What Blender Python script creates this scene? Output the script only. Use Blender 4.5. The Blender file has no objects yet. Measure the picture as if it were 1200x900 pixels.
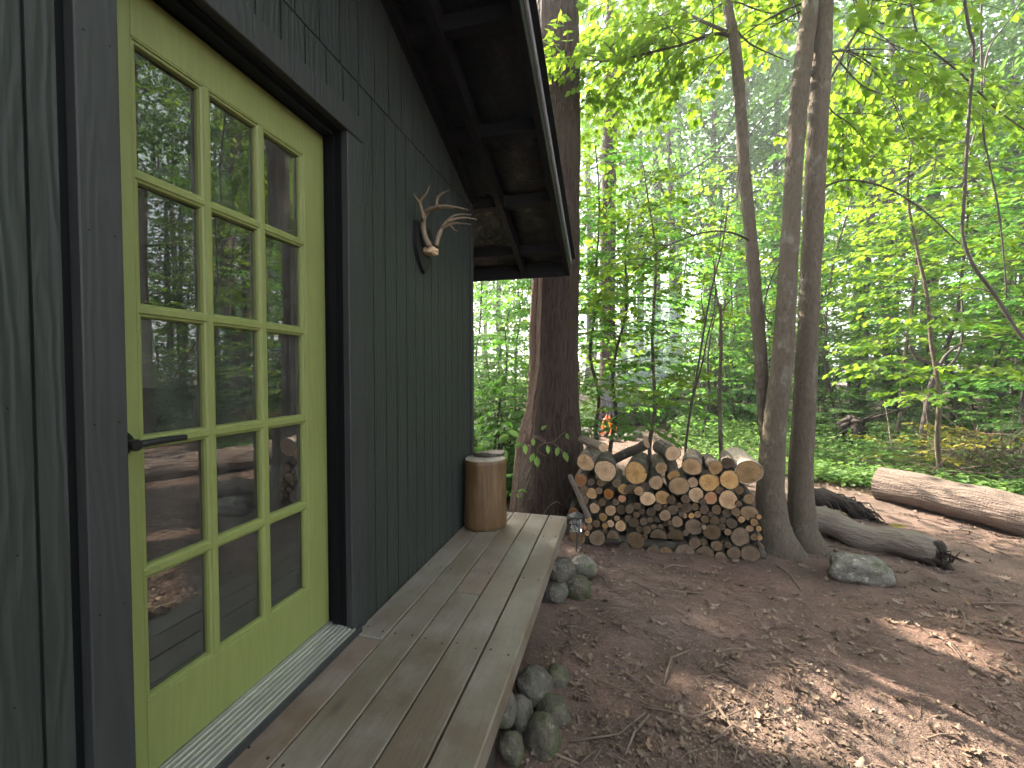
import bpy, math, random
import numpy as np
from mathutils import Vector, Matrix, noise as mnoise

SC = bpy.context.scene
COL = SC.collection
PI = math.pi
rng = random.Random(11)
nr = np.random.RandomState(7)
R = math.radians

# ------------------------------------------------------------------ camera model
F = 480.0; PSI = R(14.6); HC = 1.55; HY = 437.0
cs, sn = math.cos(PSI), math.sin(PSI)
PIT = math.atan((450-HY)/F); cp, spi = math.cos(PIT), math.sin(PIT)
def _ray(px, py):
    kx = (px-600)/F; ky = (450-py)/F; dh = cp+ky*spi
    return kx/dh, (ky*cp-spi)/dh
def P(px, py, d):
    """photo pixel + horizontal depth along the view axis -> world"""
    r, u = _ray(px, py); r *= d; u *= d
    return Vector((r*cs - d*sn, d*cs + r*sn, HC+u))
def G(px, py, z=0.0):
    return P(px, py, (HC-z)/-_ray(px, py)[1])
def PY(px, py, Y):
    return P(px, py, Y/(cs + _ray(px, py)[0]*sn))

# ------------------------------------------------------------------ tagging helpers
def tag(o, label=None, cat=None, group=None, kind=None):
    if label: o['label'] = label
    if cat: o['category'] = cat
    if group: o['group'] = group
    if kind: o['kind'] = kind
    return o
def empty(name, loc=(0, 0, 0), rz=0.0):
    o = bpy.data.objects.new(name, None); COL.objects.link(o)
    o.location = loc; o.rotation_euler = (0, 0, rz); o.empty_display_size = .1
    return o
def link(name, me, parent=None, loc=None, rot=None):
    o = bpy.data.objects.new(name, me); COL.objects.link(o)
    if parent is not None: o.parent = parent
    if loc is not None: o.location = loc
    if rot is not None: o.rotation_euler = rot
    return o
def copy_tree(o, parent=None):
    c = o.copy(); COL.objects.link(c)
    if parent is not None: c.parent = parent
    for ch in o.children: copy_tree(ch, c)
    return c
_u = ['first','second','third','fourth','fifth','sixth','seventh','eighth','ninth']
ORD = _u+['tenth','eleventh','twelfth','thirteenth','fourteenth','fifteenth','sixteenth','seventeenth','eighteenth','nineteenth']
for _t, _o in (('twenty','twentieth'),('thirty','thirtieth'),('forty','fortieth')): ORD += [_o]+[_t+'-'+q for q in _u]

# ------------------------------------------------------------------ materials
MATS = {}
class NT:
    def __init__(s, name):
        m = bpy.data.materials.new(name); m.use_nodes = True
        s.m = m; s.t = m.node_tree; s.n = s.t.nodes; s.l = s.t.links
        s.b = s.n.get('Principled BSDF'); s.out = s.n.get('Material Output')
        MATS[name] = m
    def N(s, typ, **kw):
        n = s.n.new(typ)
        for k, v in kw.items():
            if k in n.inputs: n.inputs[k].default_value = v
            else: setattr(n, k, v)
        return n
    def L(s, a, b): s.l.new(a, b)
    def coord(s, scale=(1, 1, 1), kind='Object', rot=(0, 0, 0)):
        t = s.N('ShaderNodeTexCoord'); mp = s.N('ShaderNodeMapping')
        mp.inputs['Scale'].default_value = scale; mp.inputs['Rotation'].default_value = rot
        s.L(t.outputs[kind], mp.inputs['Vector']); return mp.outputs['Vector']
    def noise(s, vec, scale=5, detail=4, rough=.55, dist=0):
        n = s.N('ShaderNodeTexNoise', Scale=scale, Detail=detail, Roughness=rough, Distortion=dist)
        if vec is not None: s.L(vec, n.inputs['Vector'])
        return n.outputs['Fac']
    def ramp(s, fac, stops):
        n = s.N('ShaderNodeValToRGB'); cr = n.color_ramp
        while len(cr.elements) < len(stops): cr.elements.new(.5)
        for e, (p, c) in zip(cr.elements, stops):
            e.position = p; e.color = (*c, 1) if len(c) == 3 else c
        s.L(fac, n.inputs['Fac']); return n.outputs['Color']
    def mix(s, fac, a, b, mode='MIX'):
        n = s.N('ShaderNodeMix', data_type='RGBA', blend_type=mode)
        for sock, v in ((n.inputs[0], fac), (n.inputs[6], a), (n.inputs[7], b)):
            if hasattr(v, 'is_linked'): s.L(v, sock)
            elif isinstance(v, (int, float)): sock.default_value = v
            else: sock.default_value = (*v, 1)
        return n.outputs[2]
    def math(s, op, a, b=0.0, clamp=False):
        n = s.N('ShaderNodeMath', operation=op, use_clamp=clamp)
        for sock, v in ((n.inputs[0], a), (n.inputs[1], b)):
            if hasattr(v, 'is_linked'): s.L(v, sock)
            else: sock.default_value = v
        return n.outputs[0]
    def bump(s, h, strength=.5, dist=.01, prev=None):
        n = s.N('ShaderNodeBump', Strength=strength, Distance=dist)
        s.L(h, n.inputs['Height'])
        if prev is not None: s.L(prev, n.inputs['Normal'])
        return n.outputs['Normal']
    def done(s, col=None, rough=None, normal=None, spec=None, metal=None):
        for key, v in (('Base Color', col), ('Roughness', rough), ('Normal', normal), ('Specular IOR Level', spec), ('Metallic', metal)):
            if v is None: continue
            if hasattr(v, 'is_linked'): s.L(v, s.b.inputs[key])
            elif isinstance(v, (int, float)): s.b.inputs[key].default_value = v
            else: s.b.inputs[key].default_value = (*v, 1)
        return s.m

def mat_paint_wood(name, c1, c2, rough=.5, gscale=(14, 14, 1.3), bstr=.35, bdist=.004, spec=.4, ring=1.0):
    k = NT(name)
    v = k.coord(gscale)
    w = k.noise(v, 1.6, 6, .6, 1.2)
    v2 = k.coord((70, 70, 3.0))
    fine = k.noise(v2, 2.0, 4, .6)
    rings = k.N('ShaderNodeTexWave', wave_type='BANDS', bands_direction='Y', Scale=7.0, Distortion=22.0, Detail=3.5)
    rings.inputs['Detail Scale'].default_value = .9
    k.L(k.coord((1.6, 1.6, .20)), rings.inputs['Vector'])
    big = k.noise(k.coord((1, 1, 1)), 2.2, 4, .6)
    rmul = k.ramp(rings.outputs['Fac'], [(.0, (1-.38*ring,)*3), (.35, (1, 1, 1)), (1, (1.08, 1.08, 1.08))])
    col = k.mix(1.0, k.mix(w, c1, c2), rmul, 'MULTIPLY')
    col = k.mix(k.math('MULTIPLY', big, .55), col, tuple(x*1.55 for x in c2))
    h = k.math('ADD', k.math('MULTIPLY', rings.outputs['Fac'], .8), k.math('ADD', k.math('MULTIPLY', w, .35), k.math('MULTIPLY', fine, .3)))
    n = k.bump(h, bstr, bdist)
    rr = k.math('ADD', k.math('MULTIPLY', w, .25), rough-.12)
    return k.done(col, rr, n, spec)

def mat_deck():
    k = NT('deck_wood')
    oi = k.N('ShaderNodeTexCoord')
    geo = k.N('ShaderNodeNewGeometry')
    isl = geo.outputs['Random Per Island']
    off = k.N('ShaderNodeCombineXYZ'); k.L(k.math('MULTIPLY', isl, 37.0), off.inputs['Y'])
    add = k.N('ShaderNodeVectorMath', operation='ADD'); k.L(oi.outputs['Object'], add.inputs[0]); k.L(off.outputs[0], add.inputs[1])
    mp = k.N('ShaderNodeMapping'); mp.inputs['Scale'].default_value = (16, 1.0, 16); k.L(add.outputs[0], mp.inputs['Vector'])
    g = k.noise(mp.outputs[0], 2.2, 7, .62, .8)
    mp2 = k.N('ShaderNodeMapping'); mp2.inputs['Scale'].default_value = (90, 3.5, 90); k.L(add.outputs[0], mp2.inputs['Vector'])
    f = k.noise(mp2.outputs[0], 2.0, 4, .6)
    blot = k.noise(add.outputs[0], 3.5, 5, .65)
    base = k.ramp(isl, [(0, (.140, .108, .075)), (.35, (.152, .122, .087)), (.6, (.172, .118, .084)), (.8, (.150, .124, .090)), (1, (.178, .148, .108))])
    col = k.mix(g, k.mix(1.0, base, (.62, .60, .56), 'MULTIPLY'), base)
    col = k.mix(k.ramp(blot, [(.42, (0, 0, 0)), (.72, (.55, .55, .55))]), col, (.29, .275, .245))
    # knots
    vo = k.N('ShaderNodeTexVoronoi', Scale=1.0); mpk = k.N('ShaderNodeMapping'); mpk.inputs['Scale'].default_value = (5.2, 2.1, 5.2)
    k.L(add.outputs[0], mpk.inputs['Vector']); k.L(mpk.outputs[0], vo.inputs['Vector'])
    kn = k.ramp(vo.outputs['Distance'], [(.0, (.9, .9, .9)), (.05, (.5, .5, .5)), (.11, (0, 0, 0))])
    col = k.mix(kn, col, (.055, .045, .036))
    col = k.mix(k.ramp(f, [(.3, (.5, .5, .5)), (.5, (0, 0, 0))]), col, (.09, .078, .062))
    h = k.math('ADD', k.math('MULTIPLY', g, .6), f)
    rr = k.math('ADD', k.math('MULTIPLY', blot, .3), .30)
    return k.done(col, rr, k.bump(h, .32, .003), .5)

def mat_bark(name, c1, c2, c3, sc=(9, 9, 1.6), bstr=1.0, bdist=.02, lichen=None, vscale=3.2):
    k = NT(name)
    v = k.coord(sc)
    vo = k.N('ShaderNodeTexVoronoi', feature='F1', Scale=vscale); 
    d = k.N('ShaderNodeTexNoise', Scale=3.0, Detail=4.0); k.L(v, d.inputs['Vector'])
    va = k.N('ShaderNodeVectorMath', operation='ADD'); sc_ = k.N('ShaderNodeVectorMath', operation='SCALE'); sc_.inputs['Scale'].default_value = .8
    k.L(d.outputs['Color'], sc_.inputs[0]); k.L(v, va.inputs[0]); k.L(sc_.outputs[0], va.inputs[1]); k.L(va.outputs[0], vo.inputs['Vector'])
    fine = k.noise(k.coord((30, 30, 9)), 2.0, 6, .65)
    big = k.noise(k.coord((1, 1, .6)), 2.3, 4, .6)
    h = k.math('ADD', k.math('MULTIPLY', vo.outputs['Distance'], -1.0), k.math('MULTIPLY', fine, .6))
    col = k.mix(k.ramp(vo.outputs['Distance'], [(.12, (0, 0, 0)), (.62, (1, 1, 1))]), c2, c1)
    col = k.mix(k.math('MULTIPLY', fine, .6), col, c3)
    col = k.mix(k.ramp(big, [(.4, (0, 0, 0)), (.75, (.6, .6, .6))]), col, c1)
    if lichen:
        ln = k.noise(k.coord((2.6, 2.6, 1.4)), 3.1, 6, .7)
        col = k.mix(k.ramp(ln, [(.56, (0, 0, 0)), (.66, (.85, .85, .85))]), col, lichen)
    return k.done(col, .85, k.bump(h, bstr, bdist), .2)

def mat_cut(name, c1, c2, core, ring=150.0):
    k = NT(name)
    t = k.N('ShaderNodeTexCoord'); oi = k.N('ShaderNodeObjectInfo')
    nz = k.N('ShaderNodeTexNoise', Scale=9.0, Detail=3.0); 
    off = k.N('ShaderNodeVectorMath', operation='ADD'); k.L(t.outputs['Object'], off.inputs[0])
    cb = k.N('ShaderNodeCombineXYZ'); k.L(k.math('MULTIPLY', oi.outputs['Random'], 50.0), cb.inputs['Y']); k.L(cb.outputs[0], off.inputs[1])
    k.L(off.outputs[0], nz.inputs['Vector'])
    sx = k.N('ShaderNodeSeparateXYZ'); k.L(t.outputs['Object'], sx.inputs[0])
    d = k.math('SQRT', k.math('ADD', k.math('POWER', sx.outputs['X'], 2.0), k.math('POWER', sx.outputs['Z'], 2.0)))
    dd = k.math('ADD', d, k.math('MULTIPLY', k.math('SUBTRACT', nz.outputs['Fac'], .5), .035))
    rg = k.math('SINE', k.math('MULTIPLY', dd, ring*2))
    col = k.mix(k.math('ADD', k.math('MULTIPLY', rg, .28), .5), c1, c2)
    col = k.mix(k.ramp(dd, [(.0, (.8, .8, .8)), (.012, (.55, .55, .55)), (.05, (0, 0, 0))]), col, core)
    blot = k.noise(off.outputs[0], 22.0, 5, .65)
    col = k.mix(k.ramp(blot, [(.35, (.6, .6, .6)), (.6, (0, 0, 0))]), col, tuple(x*.6 for x in c2))
    # radial checks
    at = k.math('ARCTAN2', sx.outputs['Z'], sx.outputs['X'])
    cv = k.N('ShaderNodeCombineXYZ'); k.L(k.math('MULTIPLY', at, 2.2), cv.inputs['X']); k.L(k.math('MULTIPLY', dd, 6.0), cv.inputs['Y']); k.L(k.math('MULTIPLY', oi.outputs['Random'], 90.0), cv.inputs['Z'])
    cr = k.noise(cv.outputs[0], 2.6, 4, .6)
    chk = k.ramp(cr, [(.345, (1, 1, 1)), (.375, (0, 0, 0))])
    col = k.mix(chk, col, tuple(x*.25 for x in c2))
    hs = k.N('ShaderNodeHueSaturation'); k.L(col, hs.inputs['Color'])
    k.L(k.math('ADD', k.math('MULTIPLY', oi.outputs['Random'], .75), .50), hs.inputs['Value'])
    k.L(k.math('ADD', k.math('MULTIPLY', k.math('FRACT', k.math('MULTIPLY', oi.outputs['Random'], 7.31)), .3), .88), hs.inputs['Saturation'])
    h = k.math('ADD', k.math('MULTIPLY', rg, .3), k.math('MULTIPLY', blot, 1.2))
    return k.done(hs.outputs['Color'], .75, k.bump(h, .5, .003), .25)

def mat_leaf(name, cols, trans, tfac=.42, rough=.5):
    k = NT(name)
    geo = k.N('ShaderNodeNewGeometry')
    isl = geo.outputs['Random Per Island']
    oi = k.N('ShaderNodeObjectInfo')
    c = k.ramp(isl, [(i/(len(cols)-1), x) for i, x in enumerate(cols)])
    hs = k.N('ShaderNodeHueSaturation'); k.L(c, hs.inputs['Color'])
    k.L(k.math('ADD', k.math('MULTIPLY', oi.outputs['Random'], .30), .85), hs.inputs['Value'])
    k.L(k.math('ADD', k.math('MULTIPLY', oi.outputs['Random'], .030), .486), hs.inputs['Hue'])
    k.done(hs.outputs['Color'], rough, None, .35)
    tr = k.N('ShaderNodeBsdfTranslucent')
    k.L(k.mix(.75, hs.outputs['Color'], trans), tr.inputs['Color'])
    ms = k.N('ShaderNodeMixShader'); ms.inputs[0].default_value = tfac
    k.L(k.b.outputs[0], ms.inputs[1]); k.L(tr.outputs[0], ms.inputs[2]); k.L(ms.outputs[0], k.out.inputs['Surface'])
    return k.m

def mat_simple(name, col, rough=.6, metal=0, spec=.4, var=.25, nscale=12, bstr=.2, bdist=.003, sc=(1, 1, 1)):
    k = NT(name)
    n = k.noise(k.coord(sc), nscale, 5, .6)
    c = k.mix(n, tuple(x*(1-var) for x in col), tuple(min(1, x*(1+var)) for x in col))
    return k.done(c, rough, k.bump(n, bstr, bdist), spec, metal)

M = {}
M['siding'] = mat_paint_wood('siding_paint', (.0165, .0205, .0175), (.024, .029, .0245), .55, bstr=.38, bdist=.005, ring=.45, spec=.24)
M['trim'] = mat_paint_wood('trim_paint', (.0185, .0205, .0195), (.027, .0295, .028), .52, bstr=.2, bdist=.003, ring=.35, spec=.26)
M['jamb_and_gap_shade'] = mat_simple('jamb_and_gap_shade_paint', (.004, .0045, .005), .6, spec=.12, bstr=.1)
M['green'] = mat_paint_wood('green_door_paint', (.124, .148, .042), (.146, .170, .052), .5, bstr=.05, bdist=.002, ring=.10)
M['soffit'] = mat_simple('black_sheathing', (.004, .0042, .0045), .42, spec=.4, nscale=5, bstr=.9, bdist=.05)
M['rafter'] = mat_simple('black_rafter_paint', (.005, .0052, .0055), .6, spec=.25, nscale=20)
M['drip'] = mat_simple('drip_edge_metal', (.62, .64, .68), .35, .7, nscale=30, bstr=.1)
M['roofing'] = mat_simple('roofing_felt', (.05, .05, .052), .85, nscale=40, bstr=.5)
M['alu'] = mat_simple('worn_aluminium', (.36, .36, .32), .45, .6, var=.5, nscale=18, bstr=.15, sc=(1, .2, 1))
M['black_metal'] = mat_simple('black_metal', (.012, .012, .013), .35, .3, nscale=30, bstr=.05)
M['lever_metal'] = mat_simple('pewter_lever', (.022, .022, .024), .35, .4, nscale=30, bstr=.05)
M['interior'] = mat_simple('dark_interior', (.035, .032, .028), .8)
M['paper'] = mat_simple('pale_paper', (.16, .17, .16), .8, var=.08)
M['deck'] = mat_deck()
M['bark_big'] = mat_bark('furrowed_dark_bark', (.050, .034, .025), (.008, .005, .004), (.075, .053, .040), sc=(10, 10, 1.7), bstr=1.0, bdist=.03)
M['bark_maple'] = mat_bark('smooth_maple_bark', (.088, .072, .050), (.042, .034, .024), (.12, .10, .074), sc=(14, 14, 5), bstr=.8, bdist=.008, lichen=(.15, .145, .112))
M['bark_far'] = mat_bark('grey_forest_bark', (.062, .052, .043), (.026, .022, .018), (.085, .074, .064), sc=(7, 7, 1.6), bstr=.8, bdist=.02)
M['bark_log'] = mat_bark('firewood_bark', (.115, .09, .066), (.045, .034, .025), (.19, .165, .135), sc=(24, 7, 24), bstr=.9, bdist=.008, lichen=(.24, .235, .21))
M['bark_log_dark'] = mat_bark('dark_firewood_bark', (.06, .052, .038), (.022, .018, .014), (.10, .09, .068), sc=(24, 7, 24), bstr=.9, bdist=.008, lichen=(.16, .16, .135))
M['bark_pale'] = mat_bark('pale_loose_bark', (.38, .31, .235), (.17, .125, .09), (.44, .38, .31), sc=(28, 8, 28), bstr=1., bdist=.008)
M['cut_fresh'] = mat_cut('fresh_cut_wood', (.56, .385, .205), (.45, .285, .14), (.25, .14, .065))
M['cut_grey'] = mat_cut('weathered_shaded_cut_wood', (.20, .142, .085), (.135, .092, .055), (.08, .052, .03))  # old greyed wood, darkened further for the shade low in the pile
M['cut_orange'] = mat_cut('orange_cut_wood', (.52, .33, .18), (.45, .23, .10), (.48, .13, .035))
M['log_grey'] = mat_bark('weathered_grey_log', (.15, .125, .10), (.06, .05, .04), (.21, .185, .155), sc=(9, 1.6, 9), bstr=.9, bdist=.015)
M['log_pink'] = mat_bark('barkless_pink_log', (.142, .108, .088), (.045, .033, .027), (.20, .16, .134), sc=(8, 1.0, 8), bstr=1., bdist=.02)
M['rotten'] = mat_simple('rotten_dark_wood', (.03, .022, .017), .9, nscale=25, bstr=1, bdist=.02)
def mat_stool():
    k = NT('peeled_log_wood')
    g = k.noise(k.coord((26, 26, 1.3)), 1.6, 6, .6, .6)
    b = k.noise(k.coord((1, 1, .7)), 7, 5, .6)
    c = k.ramp(g, [(.3, (.038, .021, .010)), (.52, (.11, .068, .029)), (.75, (.175, .115, .055))])
    c = k.mix(k.ramp(b, [(.42, (0, 0, 0)), (.66, (.8, .8, .8))]), c, (.07, .034, .013))
    return k.done(c, .5, k.bump(g, .3, .006), .4)
M['stool'] = mat_stool()
M['stool_top'] = mat_cut('grey_cut_top', (.30, .265, .22), (.22, .19, .155), (.15, .125, .095), ring=90)
def mat_stone(name, a, b, moss=.0):
    k = NT(name)
    n = k.noise(k.coord(), 9, 6, .65); n2 = k.noise(k.coord(), 60, 4, .7); n3 = k.noise(k.coord(), 5.5, 5, .65)
    c = k.mix(k.ramp(n, [(.35, (0, 0, 0)), (.65, (1, 1, 1))]), a, b)
    c = k.mix(k.ramp(n2, [(.3, (.8, .8, .8)), (.5, (0, 0, 0))]), c, tuple(x*.4 for x in a))
    n4 = k.noise(k.coord(), 21, 7, .72)
    c = k.mix(k.ramp(n4, [(.56, (0, 0, 0)), (.60, (.8, .8, .8))]), c, tuple(min(.4, x*1.5) for x in b))
    n3 = k.math('ADD', k.math('MULTIPLY', n3, .8), k.math('MULTIPLY', n2, .2))
    if moss: c = k.mix(k.ramp(n3, [(.62-moss*.25, (0, 0, 0)), (.72-moss*.25, (.85, .85, .85))]), c, (.045, .06, .018))
    h = k.math('ADD', n, k.math('ADD', k.math('MULTIPLY', n2, .6), k.math('MULTIPLY', n4, .8)))
    return k.done(c, .88, k.bump(h, .9, .016), .2)
M['stone'] = mat_stone('grey_fieldstone', (.072, .068, .052), (.135, .125, .10), .3)
M['stone_moss'] = mat_stone('mossy_fieldstone', (.07, .064, .046), (.125, .115, .085), .6)
M['rock'] = mat_stone('pale_lichen_rock', (.10, .092, .074), (.21, .20, .165), .4)
M['antler'] = mat_simple('antler_bone', (.165, .128, .082), .55, var=.55, nscale=22, bstr=.4, bdist=.003)
M['skull'] = mat_simple('skull_bone', (.42, .31, .19), .6, var=.4, nscale=40, bstr=.7, bdist=.004)
M['plaque'] = mat_simple('black_plaque', (.007, .007, .007), .5)
M['lantern'] = mat_simple('dark_lantern_metal', (.07, .072, .075), .38, .6, nscale=40, bstr=.1)
k = NT('lantern_glass'); M['lantern_glass'] = k.done((.8, .82, .8), .15, None, .5); k.b.inputs['Transmission Weight'].default_value = .85
LG1 = [(.022, .055, .008), (.035, .085, .010), (.055, .115, .012), (.085, .14, .014)]
M['leaf_maple'] = mat_leaf('maple_leaf', [(.045, .12, .014), (.07, .155, .016), (.105, .185, .018), (.15, .20, .02)], (.28, .46, .03), .50)
M['leaf_under'] = mat_leaf('understorey_leaf', [(.034, .105, .018), (.047, .13, .021), (.066, .155, .024), (.095, .172, .026)], (.17, .42, .05), .50)
M['leaf_shrub'] = mat_leaf('shrub_leaf', [(.045, .105, .030), (.06, .13, .036), (.075, .15, .04)], (.22, .42, .10), .48)
M['leaf_canopy'] = mat_leaf('canopy_leaf', [(.028, .08, .016), (.042, .10, .02), (.064, .13, .022)], (.17, .37, .05), .45)
M['leaf_herb'] = mat_leaf('herb_leaf', [(.06, .135, .036), (.085, .16, .04), (.11, .185, .046)], (.24, .42, .08), .42)
M['leaf_yellow'] = mat_leaf('yellowing_leaf', [(.16, .17, .02), (.24, .20, .025), (.13, .16, .02)], (.42, .38, .03), .45)
def mat_dry():
    k = NT('dry_leaf')
    isl = k.N('ShaderNodeNewGeometry').outputs['Random Per Island']
    c = k.ramp(isl, [(0, (.085, .058, .040)), (.3, (.15, .105, .072)), (.55, (.21, .16, .115)), (.75, (.13, .088, .06)), (.9, (.30, .245, .185)), (1, (.20, .12, .065))])
    n = k.noise(k.coord(), 45, 4, .6)
    c = k.mix(k.math('MULTIPLY', n, .7), c, (.08, .055, .04))
    return k.done(c, .65, None, .3)
M['dry'] = mat_dry()
M['twig'] = mat_simple('dead_twig', (.13, .095, .07), .8, var=.5, nscale=20, bstr=.5)
M['dark_twig'] = mat_simple('dark_living_twig', (.045, .034, .028), .75, var=.4, nscale=14, bstr=.4)
M['vine_bark'] = mat_bark('vine_bark', (.19, .125, .09), (.07, .042, .03), (.26, .19, .14), sc=(22, 22, 6), bstr=1, bdist=.01)
k = NT('flame'); k.done((0, 0, 0), .5)
lw = k.noise(k.coord((6, 6, 3)), 2.2, 3, .6)
k.L(k.ramp(lw, [(.35, (1, .11, .015)), (.65, (1, .30, .06))]), k.b.inputs['Emission Color']); k.b.inputs['Emission Strength'].default_value = .17
M['flame'] = k.m
def mat_ground():
    k = NT('forest_floor')
    v = k.coord()
    big = k.noise(v, .55, 5, .6); mid = k.noise(v, 3.2, 6, .65); fine = k.noise(v, 42, 5, .7)
    c = k.mix(k.ramp(big, [(.38, (0, 0, 0)), (.62, (1, 1, 1))]), (.195, .122, .094), (.170, .126, .106))
    c = k.mix(k.ramp(mid, [(.35, (.75, .75, .75)), (.62, (0, 0, 0))]), c, (.085, .062, .049))
    vo = k.N('ShaderNodeTexVoronoi', Scale=48.0); k.L(k.coord((1, 1.7, 1), rot=(0, 0, .6)), vo.inputs['Vector'])
    sp = k.ramp(vo.outputs['Distance'], [(.12, (1, 1, 1)), (.30, (0, 0, 0))])
    sel = k.ramp(k.noise(v, 17, 3, .6), [(.44, (0, 0, 0)), (.58, (1, 1, 1))])
    c = k.mix(k.mix(1.0, sp, sel, 'MULTIPLY'), c, (.26, .205, .155))
    vo2 = k.N('ShaderNodeTexVoronoi', Scale=130.0); k.L(v, vo2.inputs['Vector'])
    hs = k.N('ShaderNodeHueSaturation'); k.L(c, hs.inputs['Color']); k.L(k.math('ADD', k.math('MULTIPLY', k.noise(v, 95, 4, .75), .9), .50), hs.inputs['Value'])
    h = k.math('ADD', k.math('MULTIPLY', fine, 1.0), k.math('ADD', k.math('MULTIPLY', mid, 1.2), k.math('MULTIPLY', vo2.outputs['Distance'], -.22)))
    return k.done(hs.outputs['Color'], .9, k.bump(h, 1.0, .024), .15)
M['ground'] = mat_ground()
k = NT('window_glass')
k.n.remove(k.b)
fr = k.N('ShaderNodeFresnel', IOR=2.45); tb = k.N('ShaderNodeBsdfTransparent'); tb.inputs['Color'].default_value = (.72, .76, .74, 1)
gl = k.N('ShaderNodeBsdfGlossy'); gl.inputs['Roughness'].default_value = .0; gl.inputs['Color'].default_value = (1, 1, 1, 1)
gn = k.noise(k.coord(), 3.0, 2, .5); k.L(k.bump(gn, .06, .004), gl.inputs['Normal'])
ms = k.N('ShaderNodeMixShader'); k.L(fr.outputs[0], ms.inputs[0]); k.L(tb.outputs[0], ms.inputs[1]); k.L(gl.outputs[0], ms.inputs[2])
# a film of dust and dried drips on the panes
df = k.N('ShaderNodeBsdfDiffuse'); df.inputs['Color'].default_value = (.35, .37, .35, 1)
ms2 = k.N('ShaderNodeMixShader')
du = k.noise(k.coord((5, 5, 2.2)), 2.4, 6, .65)
k.L(k.ramp(du, [(.35, (.02, .02, .02)), (.75, (.13, .13, .13))]), ms2.inputs[0])
k.L(ms.outputs[0], ms2.inputs[1]); k.L(df.outputs[0], ms2.inputs[2]); k.L(ms2.outputs[0], k.out.inputs['Surface'])
M['glass'] = k.m

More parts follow.
